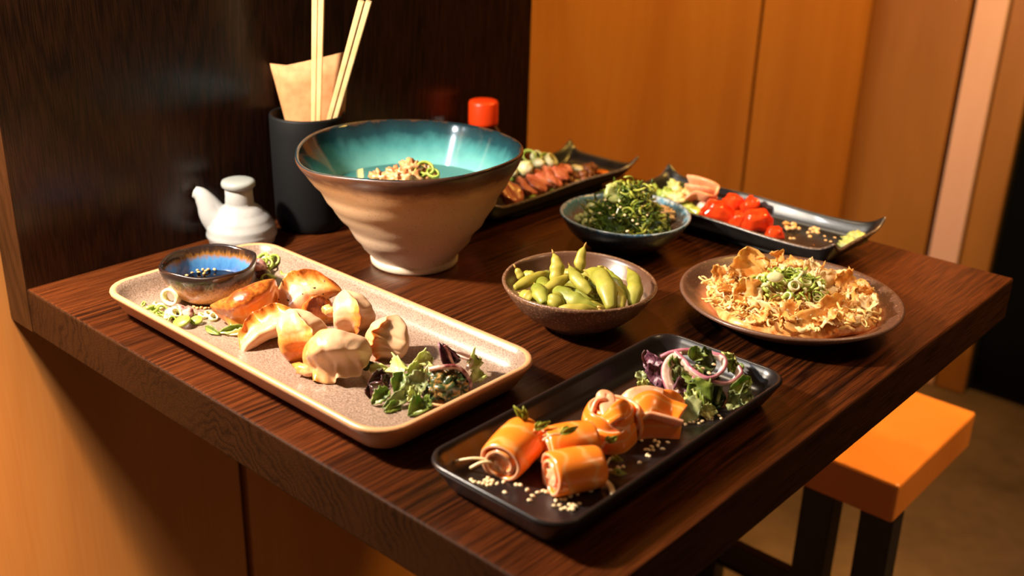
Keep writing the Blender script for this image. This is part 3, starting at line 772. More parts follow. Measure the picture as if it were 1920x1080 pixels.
def band(me, nu, nv):
    at = me.attributes.new('band', 'FLOAT', 'POINT'); n = nu*nv
    at.data.foreach_set('value', [((k % n)//nv)/nu*0.6+((k % n) % nv)/nv*0.9 for k in range(2*n)])
def salmon_roll(p0, p1, R, label, turns=1.9, **k):
    (V, F, ne), (a, b) = roll_geo(p0, p1, R, turns, 0.0036, **k)
    org = (Vector(p0)+Vector(p1))/2
    me = mesh([v-org for v in V], F, [M['salmon'], M['salmon_pink']], idx=[0]*(len(F)-ne)+[1]*ne); band(me, a, b)
    o = link('fish_roll', me, None, P(org)); subsurf(o, 1)
    p0, p1 = Vector(p0), Vector(p1); x, y, z = frame(p0, p1); L = (p1-p0).length
    V, F = lathe([(0.12*R, .0026), (R*0.30, .0008), (R*0.42, .0022), (R*0.56, 0.0004), (R*0.69, 0.0022), (R*0.70, L*0.9), (R*0.5, L*0.93), (0.2*R, L*0.935)], 20)
    V = [p0-org+x*(v.z+L*0.03)+x*.0022*noise.noise(v*260)+y*v.x*(1+.2*noise.noise(v*200))+z*v.y*0.92 for v in V]
    link('filling', mesh(V, F, M['salmon_pink']), o)
    return tag(o, label, 'fish roll', 'rolled orange fish on the black tray')
salmon_roll((0.5578, 0.0657, 0.0185), (0.5495, 0.1040, 0.0215), .0172, 'orange fish roll pointing at the tray end, with two white sprout stems in it', flare=-.10, start=4.0)
salmon_roll((0.5914, 0.0779, 0.0190), (0.6087, 0.1105, 0.0190), .0168, 'orange fish roll lying sideways in front of the others, showing its spiral end', flare=.04, start=3.9)
salmon_roll((0.5692, 0.0985, 0.0200), (0.5867, 0.1316, 0.0200), .0172, 'orange fish roll directly behind the sideways one, garnished with a sprout', flare=-.02, start=4.1)
# folded rosette: a standing coil with a strip draped over the top
c = Vector((0.5759, 0.1660, 0.0075))
(V, F, ne), (a, b) = roll_geo(c, c+Vector((0.001, 0.0, 0.0235)), .0215, 2.2, 0.0036, r0=.30, bulge=.10, flare=.15, squash=.95)
me = mesh([v-c for v in V], F, [M['salmon'], M['salmon_pink']], idx=[0]*(len(F)-ne)+[1]*ne); band(me, a, b)
o = link('fish_rosette', me, None, P(c)); subsurf(o, 1)
tag(o, 'orange fish slice folded into a rosette, in the middle of the row', 'fish roll', 'rolled orange fish on the black tray')
def drape(pts, w, wd, parent, m='salmon', edge='salmon_pink', th=.0034, n=7):
    org = parent.location-Vector((0, 0, TZ))
    V, F, ne = ribbon_geo([Vector(p)-org for p in pts], w, wd, th, n=n, nv=5, crown=.06)
    me = mesh(V, F, [M[m], M[edge]], idx=[0]*(len(F)-ne)+[1]*ne)
    at = me.attributes.new('band', 'FLOAT', 'POINT'); at.data.foreach_set('value', [(k % 5)/5 for k in range(len(V))])
    q = link('slice', me, parent); subsurf(q, 1); return q
drape([(0.5648, 0.1486, 0.0170), (0.5681, 0.1549, 0.0270), (0.5680, 0.1626, 0.0350), (0.5702, 0.1679, 0.0360), (0.5778, 0.1597, 0.0320), (0.5858, 0.1559, 0.0270), (0.5938, 0.1652, 0.0220)], .0125, cv(.5, .75, .25), o, 'salmon_pink')
drape([(0.5847, 0.1476, 0.0300), (0.5873, 0.1564, 0.0340), (0.5863, 0.1689, 0.0330), (0.5903, 0.1731, 0.0240)], .014, cv(.2, .9, .3), o)
drape([(0.5681, 0.1484, 0.0140), (0.5857, 0.1448, 0.0130), (0.5953, 0.1543, 0.0130), (0.5934, 0.1732, 0.0140)], .020, cv(0, .25, .95), o)
# two slices folded over one another
c = Vector((0.5890, 0.2042, 0.0075))
V, F, ne = ribbon_geo([Vector(q)-c for q in ((0.5874, 0.1781, 0.0140), (0.5885, 0.1853, 0.0260), (0.5934, 0.1950, 0.0290), (0.6022, 0.2042, 0.0220), (0.6119, 0.2062, 0.0205))], .022, cv(.1, .85, .5), .0036, n=7, nv=6, crown=.1)
me = mesh(V, F, [M['salmon'], M['salmon_pink']], idx=[0]*(len(F)-ne)+[1]*ne)
at = me.attributes.new('band', 'FLOAT', 'POINT'); at.data.foreach_set('value', [(k % 6)/6 for k in range(len(V))])
o = link('fish_fold', me, None, P(c)); subsurf(o, 1)
tag(o, 'orange fish slices folded over one another, next to the salad', 'fish roll', 'rolled orange fish on the black tray')
drape([(0.5911, 0.1783, 0.0100), (0.5963, 0.1863, 0.0115), (0.6049, 0.1947, 0.0115), (0.6150, 0.2017, 0.0100)], .021, cv(0, .45, .85), o)
drape([(0.5716, 0.1854, 0.0220), (0.5757, 0.1925, 0.0290), (0.5824, 0.2036, 0.0300), (0.5904, 0.2122, 0.0270)], .013, cv(.1, .75, .6), o, 'salmon_pink')
drape([(0.5841, 0.2093, 0.0220), (0.5928, 0.2179, 0.0220), (0.5961, 0.2247, 0.0160), (0.5987, 0.2187, 0.0120)], .018, cv(.1, .5, .8), o)
drape([(0.5924, 0.1771, 0.0210), (0.5960, 0.1851, 0.0245), (0.6052, 0.1926, 0.0225), (0.6156, 0.2016, 0.0185)], .010, cv(.0, -.6, .8), o, 'salmon_pink')

def sprout(p0, p1, r, label, leaf_at=None, sag=0.002):
    p0, p1 = Vector(p0), Vector(p1)
    V, F = tube(catmull([p0, (p0+p1)/2+Vector((0, 0, sag)), p1], 5), [r]*10+[r*.8], 7)
    e = item('sprout', V, F, M['sprout_stem'], label, 'sprout', 'sprouts on the fish rolls')
    if leaf_at:
        o = e.location-Vector((0, 0, TZ))
        for s in (-1, 1):
            q = Vector(leaf_at)+cv(s*.0035, 0, .002)
            V, F = leaf_geo(p1-o, q-o, .0045, seed=s+3, nu=7, nv=5)
            link('leaf', mesh(V, F, M['sprout_leaf']), e)
sprout((0.5503, 0.0668, 0.0190), (0.5254, 0.0520, 0.0130), .0010, 'long pale sprout stem sticking out of the end of the end roll')
sprout((0.5511, 0.0660, 0.0180), (0.5398, 0.0546, 0.0130), .0012, 'short white sprout stem sticking out of the end of the end roll')
sprout((0.5543, 0.1039, 0.0270), (0.5508, 0.0995, 0.0360), .0009, 'green sprout rising behind the end roll', (0.5453, 0.0973, 0.0450))
sprout((0.5605, 0.0977, 0.0300), (0.5622, 0.0967, 0.0350), .0009, 'green sprout lying between the two rear rolls', (0.5650, 0.1035, 0.0380))
sprout((0.5767, 0.0875, 0.0365), (0.5811, 0.1003, 0.0375), .0009, 'thin sprout laid over the roll behind the sideways one', (0.5837, 0.1115, 0.0385))
sprout((0.5925, 0.1342, 0.0170), (0.5953, 0.1377, 0.0210), .0010, 'yellow green sprout tip against the rosette', (0.5958, 0.1418, 0.0230))
sprout((0.6038, 0.1250, 0.0120), (0.6025, 0.1352, 0.0130), .0010, 'green sprout leaf on the tray below the rosette', (0.6080, 0.1330, 0.0120))
sprout((0.6086, 0.1188, 0.0100), (0.6120, 0.1227, 0.0115), .0011, 'curled green sprout beside the end of the sideways roll', (0.6201, 0.1210, 0.0120))
ribbon('sprout', [(0.6128, 0.1108, 0.0105), (0.6219, 0.1065, 0.0115), (0.6355, 0.0923, 0.0145)], .0038, cv(1, 0, 0), .0012, 'sprout_stem', 'flat pale stem lying across the tray edge beside the sideways roll', 'sprout', 'sprouts on the fish rolls')

# sesame seeds
V, F = ellipsoid(.00175, .00125, .00085, 8, 5)
SEED = mesh([v*(1-.25*v.x/.00175) if False else Vector((v.x, v.y*(1-.3*v.x/.00175), v.z)) for v in V], F, M['sesame'])
SEED_GOLD = SEED.copy(); SEED_GOLD.materials.clear(); SEED_GOLD.materials.append(M['sesame_gold'])
def seeds(lst, label, group, lift=0.0):
    for i, p in enumerate(lst):
        place('sesame_seed', SEED_GOLD if 'dipping bowl' in label else SEED, (p[0], p[1], p[2]+lift), (rnd(-.3, .3), rnd(-.3, .3), rnd(0, 6.3)), label, 'seed', group, rnd(1.05, 1.3))
seeds([(0.5449, 0.0510, 0.0075), (0.5480, 0.0507, 0.0075), (0.5515, 0.0524, 0.0075), (0.5536, 0.0536, 0.0075), (0.5517, 0.0576, 0.0075), (0.5525, 0.0597, 0.0085), (0.5554, 0.0566, 0.0085), (0.5565, 0.0593, 0.0085), (0.5568, 0.0541, 0.0075), (0.5579, 0.0569, 0.0075), (0.5604, 0.0602, 0.0075), (0.5623, 0.0646, 0.0075),
       (0.5710, 0.0680, 0.0075), (0.5730, 0.0699, 0.0075), (0.5803, 0.0686, 0.0075), (0.5715, 0.0559, 0.0075), (0.5873, 0.0713, 0.0075), (0.5876, 0.0658, 0.0075), (0.5896, 0.0605, 0.0075), (0.5887, 0.0752, 0.0075), (0.5912, 0.0759, 0.0075), (0.6025, 0.0722, 0.0075), (0.6040, 0.0761, 0.0075), (0.6059, 0.0780, 0.0075),
       (0.6063, 0.0832, 0.0075), (0.6076, 0.0885, 0.0075), (0.6054, 0.0671, 0.0075), (0.6077, 0.0701, 0.0075), (0.6123, 0.0753, 0.0075), (0.6140, 0.0768, 0.0080), (0.6158, 0.0804, 0.0075), (0.6160, 0.0727, 0.0090), (0.6168, 0.0753, 0.0085), (0.6115, 0.0675, 0.0075), (0.6124, 0.0700, 0.0075), (0.6152, 0.0711, 0.0075), (0.6174, 0.0720, 0.0085),
       (0.6068, 0.0948, 0.0075), (0.6118, 0.0977, 0.0075)],
      'sesame seed on the black tray in front of the end roll and the sideways roll', 'sesame seeds at the front end of the black tray')
seeds([(0.6081, 0.1345, 0.0075), (0.6096, 0.1378, 0.0075), (0.6148, 0.1501, 0.0075), (0.6051, 0.1825, 0.0075), (0.6092, 0.1822, 0.0080), (0.6113, 0.1778, 0.0080), (0.6134, 0.1874, 0.0075), (0.6086, 0.1742, 0.0075), (0.6074, 0.1677, 0.0075), (0.6093, 0.1690, 0.0075), (0.6118, 0.1710, 0.0075), (0.6160, 0.1773, 0.0075), (0.6128, 0.1627, 0.0075), (0.6148, 0.1626, 0.0075), (0.5980, 0.1762, 0.0075)],
      'sesame seed on the black tray beside the rosette', 'sesame seeds in the middle of the black tray')
seeds([(0.6083, 0.2189, 0.0075), (0.6085, 0.2237, 0.0075), (0.6104, 0.2267, 0.0075), (0.6148, 0.2276, 0.0075), (0.6152, 0.2314, 0.0080), (0.6159, 0.2379, 0.0075), (0.6167, 0.2422, 0.0075), (0.6182, 0.2390, 0.0075), (0.6200, 0.2477, 0.0080), (0.6238, 0.2445, 0.0085), (0.6129, 0.2396, 0.0080), (0.6104, 0.2313, 0.0075)],
      'sesame seed on the black tray in front of the salad', 'sesame seeds by the black tray salad')
seeds([(0.5867, 0.2645, 0.0330), (0.5899, 0.2621, 0.0315), (0.5944, 0.2762, 0.0330), (0.5978, 0.2640, 0.0310), (0.5855, 0.2634, 0.0320), (0.5791, 0.2883, 0.0330), (0.5832, 0.2882, 0.0330), (0.5846, 0.2910, 0.0330), (0.5890, 0.2685, 0.0300)],
      'sesame seed caught on the onion rings of the salad', 'sesame seeds on the salad')
seeds([((0.1086, 0.0975, 0.0208)), (0.1216, 0.0964, 0.0208), (0.1214, 0.1009, 0.0208), (0.1272, 0.0950, 0.0208), (0.1191, 0.1082, 0.0208), (0.1220, 0.1137, 0.0208), (0.1131, 0.1217, 0.0208), (0.1188, 0.1202, 0.0208), (0.1239, 0.1205, 0.0208), (0.1284, 0.1153, 0.0208), (0.1224, 0.1238, 0.0208), (0.1268, 0.1283, 0.0208), (0.1403, 0.1060, 0.0208), (0.1168, 0.1156, 0.0208), (0.1169, 0.1282, 0.0208)],
      'sesame seed floating in the blue dipping bowl', 'sesame seeds in the dipping bowl')
seeds([(0.1656, 0.0790, 0.0090), (0.1703, 0.0795, 0.0090), (0.1716, 0.0829, 0.0090), (0.1754, 0.0846, 0.0090), (0.1774, 0.0875, 0.0090), (0.1809, 0.0894, 0.0090), (0.1830, 0.0923, 0.0090)],
      'sesame seed on the oatmeal tray below the dipping bowl', 'sesame seeds under the dipping bowl')

# ------------------------------------------------------------------ salad on the black tray
GB = 'salad leaves on the black tray'
SHISO = leaf('salad_leaf', (0.5431, 0.2555, 0.0240), (0.5606, 0.2562, 0.0300), .016, 'leaf_purple', 'crinkled purple leaf at the tray side of the salad, topmost of the purple ones', group=GB, seed=1, ruf=.22)
leaf('salad_leaf', (0.5515, 0.2454, 0.0160), (0.5630, 0.2538, 0.0220), .020, 'leaf_purple', 'veined purple leaf facing the camera, below the topmost purple one', group=GB, seed=2, ruf=.18)
leaf('salad_leaf', (0.5640, 0.2424, 0.0120), (0.5776, 0.2481, 0.0140), .018, 'leaf_purple', 'purple leaf lying low behind the folded fish slices', group=GB, seed=3, ruf=.22)
leaf('salad_leaf', (0.5837, 0.2549, 0.0200), (0.5810, 0.2412, 0.0160), .014, 'leaf_purple', 'narrow purple leaf inside the big upright onion ring', group=GB, seed=4, ruf=.2)
attach(ribbon('stem', [(0.5513, 0.2473, 0.0260), (0.5479, 0.2462, 0.0310), (0.5464, 0.2471, 0.0350), (0.5472, 0.2491, 0.0380)], .0022, cv(1, 0, 0), .001, 'leaf_maroon', None, None), SHISO)
leaf('salad_leaf', (0.5797, 0.2697, 0.0330), (0.5778, 0.2765, 0.0430), .014, 'leaf_green', 'bright green leaf standing upright at the top of the black tray salad', group=GB, seed=5, cup=.5)
leaf('salad_leaf', (0.5800, 0.2728, 0.0310), (0.5942, 0.2803, 0.0300), .024, 'leaf_dark', 'dark rounded leaf inside the top onion ring', group=GB, seed=6, cup=.35)
leaf('salad_leaf', (0.5655, 0.2534, 0.0260), (0.5763, 0.2640, 0.0280), .020, 'leaf_green', 'frilly green leaf seen through the upright onion ring', group=GB, seed=7, ruf=.3)
leaf('salad_leaf', (0.5701, 0.2505, 0.0200), (0.5806, 0.2608, 0.0220), .018, 'leaf_sage', 'curly pale green leaf low inside the upright onion ring', group=GB, seed=8, ruf=.4)
leaf('salad_leaf', (0.5879, 0.2524, 0.0240), (0.6077, 0.2556, 0.0120), .020, 'leaf_green', 'long glossy green leaf hanging down at the salad front', group=GB, seed=9, cup=.4)
leaf('salad_leaf', (0.5778, 0.2629, 0.0260), (0.5983, 0.2605, 0.0200), .016, 'leaf_green', 'green leaf slanting below the top onion ring', group=GB, seed=10, cup=.4)
DEEP = leaf('salad_leaf', (0.5939, 0.2614, 0.0180), (0.6067, 0.2719, 0.0140), .022, 'leaf_dark', 'dark leaf deep under the onion rings', group=GB, seed=11)
leaf('salad_leaf', (0.5986, 0.2616, 0.0100), (0.6122, 0.2699, 0.0120), .020, 'leaf_dark', 'dark leaf near the tray floor behind the long glossy one', group=GB, seed=12)
leaf('salad_leaf', (0.5965, 0.2271, 0.0160), (0.6120, 0.2292, 0.0095), .028, 'leaf_sage', 'flat broad grey green leaf beside the folded fish slices', group=GB, seed=13, cup=.06, ruf=.03, bend=.05, up=cv(-.2, -.7, .7))
leaf('salad_leaf', (0.5893, 0.2470, 0.0160), (0.6036, 0.2442, 0.0120), .012, 'leaf_pale', 'pale yellow green leaf above the flat broad one', group=GB, seed=14, ruf=.3)
leaf('salad_leaf', (0.5967, 0.2473, 0.0110), (0.6105, 0.2429, 0.0105), .014, 'leaf_green', 'short green leaf between the flat broad one and the long glossy one', group=GB, seed=15, ruf=.25)
leaf('salad_leaf', (0.6079, 0.2380, 0.0095), (0.6157, 0.2490, 0.0120), .012, 'leaf_pale', 'pale frilly leaf at the front edge of the black tray salad', group=GB, seed=16, ruf=.35)
leaf('salad_leaf', (0.6147, 0.2674, 0.0120), (0.6268, 0.2708, 0.0120), .015, 'leaf_sage', 'bluish green leaf low at the far end of the salad', group=GB, seed=17, ruf=.25, cup=.4)
leaf('salad_leaf', (0.6225, 0.2699, 0.0160), (0.6291, 0.2787, 0.0180), .018, 'leaf_sage', 'folded bluish green leaf outermost at the far end of the salad', group=GB, seed=18, ruf=.25, cup=.5)
leaf('salad_leaf', (0.6160, 0.2656, 0.0190), (0.6220, 0.2872, 0.0270), .012, 'leaf_green', 'thin toothed leaf pointing away at the far end of the salad', group=GB, seed=19, ruf=.15, cup=.6)
leaf('salad_leaf', (0.5935, 0.2975, 0.0270), (0.5967, 0.3016, 0.0340), .016, 'leaf_pale', 'bright curled leaf tip behind the onion rings', group=GB, seed=20, ruf=.4)
leaf('salad_leaf', (0.6011, 0.2890, 0.0240), (0.6005, 0.2987, 0.0300), .016, 'leaf_green', 'green leaf inside the far onion ring', group=GB, seed=21, ruf=.3)
leaf('salad_leaf', (0.5505, 0.2418, 0.0140), (0.5452, 0.2469, 0.0200), .010, 'leaf_sage', 'small green leaf edge beside the veined purple one', group=GB, seed=22)
leaf('salad_leaf', (0.5508, 0.2359, 0.0100), (0.5623, 0.2432, 0.0130), .014, 'leaf_pale', 'pale frilly leaf at the foot of the purple ones', group=GB, seed=23, ruf=.4)
attach(ribbon('stem', [(0.6108, 0.2589, 0.0100), (0.6090, 0.2639, 0.0160), (0.6082, 0.2676, 0.0220)], .0026, cv(1, 0, 0), .0016, 'leaf_sage', None, None), DEEP)
def onion(pts, w, wd, label, th=.0026):
    w *= 1.2
    V, F, ne = ribbon_geo(pts, w, wd, th, n=7, nv=4)
    q = len(F)-ne; nseg = len(catmull(pts, 7))-1
    idx = [0]*q
    for k in range(ne): idx.append(1 if (k < 2*nseg and k % 2 == 1) else 0)
    return item('onion_ring', V, F, [M['onion_white'], M['onion_skin']], label, 'onion ring', 'red onion rings on the black tray salad', idx=idx)
onion([(0.5705, 0.2672, 0.0340), (0.5660, 0.2601, 0.0330), (0.5668, 0.2518, 0.0290), (0.5709, 0.2457, 0.0250), (0.5770, 0.2419, 0.0200), (0.5822, 0.2425, 0.0150), (0.5854, 0.2459, 0.0120)], .0070, cv(-.85, .2, .45), 'upright onion ring curving down the side of the salad')
onion([(0.5665, 0.2645, 0.0350), (0.5774, 0.2591, 0.0340), (0.5883, 0.2544, 0.0320), (0.6005, 0.2552, 0.0300), (0.6047, 0.2656, 0.0310), (0.6010, 0.2802, 0.0320), (0.5932, 0.2886, 0.0330), (0.5832, 0.2881, 0.0340)], .0085, cv(.1, -.75, .6), 'wide looped onion ring lying on top of the salad')
onion([(0.6008, 0.2584, 0.0270), (0.6085, 0.2638, 0.0250), (0.6127, 0.2730, 0.0250), (0.6116, 0.2860, 0.0260), (0.6082, 0.2904, 0.0280)], .0085, cv(.2, -.75, .6), 'half onion ring at the far end, below the looped one')
onion([(0.5552, 0.2618, 0.0300), (0.5606, 0.2656, 0.0340), (0.5674, 0.2722, 0.0360), (0.5749, 0.2798, 0.0360)], .0065, cv(0, -.6, .8), 'pale onion strip along the back of the salad')
onion([(0.5887, 0.2555, 0.0260), (0.5939, 0.2569, 0.0250), (0.5981, 0.2597, 0.0260)], .0060, cv(0, -.6, .8), 'short onion strip under the looped ring')

# ------------------------------------------------------------------ salad and garnish on the oatmeal tray
GO = 'salad leaves on the oatmeal tray'
LEAF_W = .82
CURL = leaf('salad_leaf', (0.4309, 0.1449, 0.0240), (0.4332, 0.1293, 0.0470), .017, 'leaf_purple', 'curled dark purple leaf standing at the back of the oatmeal tray salad', group=GO, seed=31, cup=.8, ruf=.3)
leaf('salad_leaf', (0.4349, 0.1462, 0.0260), (0.4358, 0.1319, 0.0460), .010, 'leaf_maroon', 'narrow dark leaf with a red rib against the curled purple one', group=GO, seed=32, cup=.6)
attach(ribbon('rib', [(0.4402, 0.1289, 0.0470), (0.4420, 0.1317, 0.0410), (0.4426, 0.1344, 0.0330), (0.4450, 0.1360, 0.0270)], .0022, cv(1, 0, 0), .0012, 'beet', None, None), CURL)
leaf('salad_leaf', (0.4088, 0.0966, 0.0230), (0.4053, 0.0800, 0.0190), .012, 'leaf_maroon', 'maroon leaf at the near end of the oatmeal tray salad', group=GO, seed=33, cup=.4)
leaf('salad_leaf', (0.4074, 0.0793, 0.0190), (0.4127, 0.0755, 0.0100), .008, 'leaf_maroon', 'thin maroon leaf hanging down to the tray', group=GO, seed=34, cup=.4)
leaf('salad_leaf', (0.4120, 0.0968, 0.0220), (0.4198, 0.0871, 0.0150), .014, 'leaf_maroon', 'maroon leaf beside a dark green one, second of the maroon ones', group=GO, seed=35, cup=.4)
leaf('salad_leaf', (0.4218, 0.0866, 0.0180), (0.4191, 0.0712, 0.0095), .014, 'leaf_green', 'green leaf bent down to the tray at the near end', group=GO, seed=36, cup=.35)
leaf('salad_leaf', (0.4234, 0.1003, 0.0280), (0.4265, 0.0884, 0.0150), .014, 'leaf_green', 'upright green blade in the middle of the near half of the salad', group=GO, seed=37, cup=.35)
leaf('salad_leaf', (0.4365, 0.1105, 0.0280), (0.4341, 0.0931, 0.0140), .021, 'leaf_sage', 'broad grey green leaf slanting through the middle of the salad', group=GO, seed=38, cup=.15)
leaf('salad_leaf', (0.4321, 0.1019, 0.0140), (0.4297, 0.0726, 0.0095), .013, 'leaf_sage', 'long slim leaf lying along the front of the oatmeal tray salad', group=GO, seed=39, cup=.2)
leaf('salad_leaf', (0.4342, 0.0862, 0.0095), (0.4344, 0.0702, 0.0092), .011, 'leaf_green', 'green leaf flat on the tray in front of the salad', group=GO, seed=40, cup=.2)
leaf('salad_leaf', (0.3975, 0.1112, 0.0220), (0.4208, 0.1089, 0.0260), .018, 'leaf_pale', 'pale lettuce piece behind the maroon leaves', group=GO, seed=41, ruf=.3)
leaf('salad_leaf', (0.4189, 0.1347, 0.0260), (0.4170, 0.1137, 0.0260), .018, 'leaf_pale', 'arched pale lettuce piece behind the broad grey green leaf', group=GO, seed=42, ruf=.3, bend=.3)
leaf('salad_leaf', (0.4247, 0.1040, 0.0240), (0.4271, 0.1183, 0.0280), .015, 'leaf_pale', 'pale lettuce piece across the top of the salad', group=GO, seed=43, ruf=.3)
leaf('salad_leaf', (0.4378, 0.1054, 0.0190), (0.4393, 0.0901, 0.0120), .012, 'leaf_pale', 'yellow green lettuce piece beside the dressed greens', group=GO, seed=44, cup=.3)
leaf('salad_leaf', (0.4483, 0.0991, 0.0130), (0.4515, 0.0787, 0.0095), .019, 'leaf_green', 'light green curled leaf at the tray rim', group=GO, seed=45, cup=.5)
leaf('salad_leaf', (0.4476, 0.0985, 0.0140), (0.4586, 0.0973, 0.0100), .013, 'leaf_green', 'green leaf folded beside the light green curled one', group=GO, seed=46, cup=.5)
leaf('salad_leaf', (0.3828, 0.1014, 0.0160), (0.3987, 0.1063, 0.0210), .010, 'leaf_pale', 'pale lettuce rib next to the last dumpling', group=GO, seed=47)
leaf('salad_leaf', (0.3689, 0.1045, 0.0120), (0.3813, 0.1103, 0.0160), .010, 'leaf_dark', 'dark green leaf tucked under the large pale dumpling', group=GO, seed=48)
leaf('salad_leaf', (0.4381, 0.1692, 0.0200), (0.4437, 0.1510, 0.0200), .016, 'leaf_pale', 'frilly pale lettuce at the far end of the oatmeal tray salad', group=GO, seed=49, ruf=.4)
leaf('salad_leaf', (0.4468, 0.1644, 0.0130), (0.4508, 0.1478, 0.0110), .016, 'leaf_pale', 'yellow lettuce piece beside the hanging onion strip', group=GO, seed=50, ruf=.35)
leaf('salad_leaf', (0.4340, 0.1155, 0.0200), (0.4314, 0.1199, 0.0300), .006, 'scallion_pale', 'white shred standing in the middle of the salad', group=GO, seed=51)
leaf('salad_leaf', (0.4241, 0.0944, 0.0180), (0.4298, 0.1093, 0.0260), .010, 'leaf_green', 'narrow green leaf between the upright blade and the broad leaf', group=GO, seed=52)
for i, (p, r, l) in enumerate((((0.4509, 0.1197, 0.0185), (.0150, .0135, .0105), 'crumpled dressed greens with tan dressing, largest lump of the salad'),
                               ((0.4472, 0.1117, 0.0160), (.0100, .0090, .0085), 'dressed greens lump next to the yellow green lettuce piece'),
                               ((0.4526, 0.1284, 0.0190), (.0110, .0100, .0090), 'dressed greens lump under the hanging onion strip'))):
    blob('dressed_greens', p, r, 'dressing', l, 'greens', 'dressed greens on the oatmeal tray', amp=.5, fr=1.6, seed=i+1, seg=30, rings=20)
blob('dressing_drop', (0.4516, 0.1073, 0.0100), (.009, .006, .0022), 'noodle_meat', 'smear of tan dressing on the tray in front of the salad', 'dressing', amp=.2)
ribbon('onion_strip', [(0.4383, 0.1153, 0.0300), (0.4467, 0.1211, 0.0330), (0.4525, 0.1297, 0.0320), (0.4574, 0.1340, 0.0270), (0.4596, 0.1379, 0.0180), (0.4604, 0.1378, 0.0120)], .0060, cv(0, -.7, .7), .0028, 'onion_white', 'pale onion strip hanging over the dressed greens', 'onion', edge='beet')
ribbon('onion_strip', [(0.4296, 0.1530, 0.0260), (0.4380, 0.1553, 0.0260), (0.4431, 0.1570, 0.0240), (0.4444, 0.1502, 0.0200)], .0050, cv(0, -.7, .7), .0026, 'onion_white', 'pale onion strip curled among the frilly lettuce', 'onion')
ribbon('onion_strip', [(0.4300, 0.1430, 0.0360), (0.4370, 0.1467, 0.0340), (0.4427, 0.1545, 0.0290)], .0035, cv(0, -.7, .7), .002, 'onion_white', 'thin onion strip behind the curled purple leaf', 'onion')
# left end: rings of spring onion and onion chunks
RING = [mesh(*ring_geo(.0048, .0026, .0012, .8), M['scallion']), mesh(*ring_geo(.0042, .0030, .0014, .9), M['scallion_pale']), mesh(*ring_geo(.0036, .0022, .0010, .75), M['scallion'])]
V, F = lathe([(.001, 0), (.0048, .0004), (.0052, .0012), (.0048, .0022), (.001, .0024)], 16)
DISC = mesh([Vector((v.x, v.y*.82, v.z)) for v in V], F, M['scallion'])
LB = 'spring onion slice scattered on the oatmeal tray in front of the dipping bowl'
GS = 'spring onion slices by the dipping bowl'
for i, (p, s, k) in enumerate((((0.1442, 0.0467, 0.0110), 1.15, 0), ((0.1514, 0.0477, 0.0110), 1.1, 0), ((0.1462, 0.0561, 0.0100), 1, 1), ((0.1551, 0.0535, 0.0110), 1, 0), ((0.1670, 0.0489, 0.0110), 1, 2), ((0.1599, 0.0464, 0.0095), .9, 2), ((0.1294, 0.0493, 0.0095), .8, 2), ((0.1737, 0.0474, 0.0110), 1, 1), ((0.1816, 0.0464, 0.0100), 1, 0),
                               ((0.1751, 0.0548, 0.0130), 1.3, 1), ((0.1711, 0.0601, 0.0140), 1, 2), ((0.1907, 0.0718, 0.0100), 1, 1), ((0.1924, 0.0776, 0.0100), 1.2, 1), ((0.2007, 0.0763, 0.0105), 1.1, 1), ((0.1400, 0.0558, 0.0095), .9, 1), ((0.1816, 0.0667, 0.0100), .9, 2))):
    place('spring_onion', RING[k], p, (rnd(-.8, .8), rnd(-.8, .8), rnd(0, 6)), LB, 'spring onion', GS, s)
place('spring_onion', DISC, (0.1941, 0.0499, 0.0110), (.35, -.25, .3), 'large flat yellow green spring onion disc at the tray rim', 'spring onion', GS, 1.75)
place('spring_onion', DISC, (0.1977, 0.0611, 0.0105), (.45, -.2, 1.2), 'smaller flat spring onion disc between the large one and the leaf', 'spring onion', GS, 1.15)
place('spring_onion', RING[1], (0.1456, 0.0685, 0.0160), (1.4, .2, .4), 'white slice of spring onion standing against the dipping bowl', 'spring onion', GS, 2.2)
blob('onion_chunk', (0.1661, 0.0630, 0.0115), (.0085, .0060, .0045), 'beet', 'pink and white onion chunk in the middle of the scattered spring onion', 'onion', 'onion chunks by the dipping bowl', seed=2)
blob('onion_chunk', (0.1783, 0.0649, 0.0115), (.0065, .0055, .0050), 'beet', 'dark red onion chunk next to the pink and white one', 'onion', 'onion chunks by the dipping bowl', seed=4)
blob('onion_chunk', (0.1678, 0.0538, 0.0110), (.0055, .0050, .0042), 'scallion_pale', 'pale onion chunk in front of the pink and white one', 'onion', 'onion chunks by the dipping bowl', seed=5)
leaf('salad_leaf', (0.2435, 0.0843, 0.0115), (0.2288, 0.0620, 0.0095), .010, 'leaf_green', 'green leaf tucked under the golden dumpling', group=GO, seed=61, cup=.3)
leaf('salad_leaf', (0.2329, 0.0613, 0.0092), (0.2107, 0.0613, 0.0095), .007, 'leaf_green', 'small green leaf tip in front of the golden dumpling', group=GO, seed=62, cup=.3)
leaf('salad_leaf', (0.2491, 0.0845, 0.0120), (0.2369, 0.0653, 0.0092), .007, 'leaf_pale', 'pale green leaf stalk under the golden dumpling', group=GO, seed=63, cup=.3)
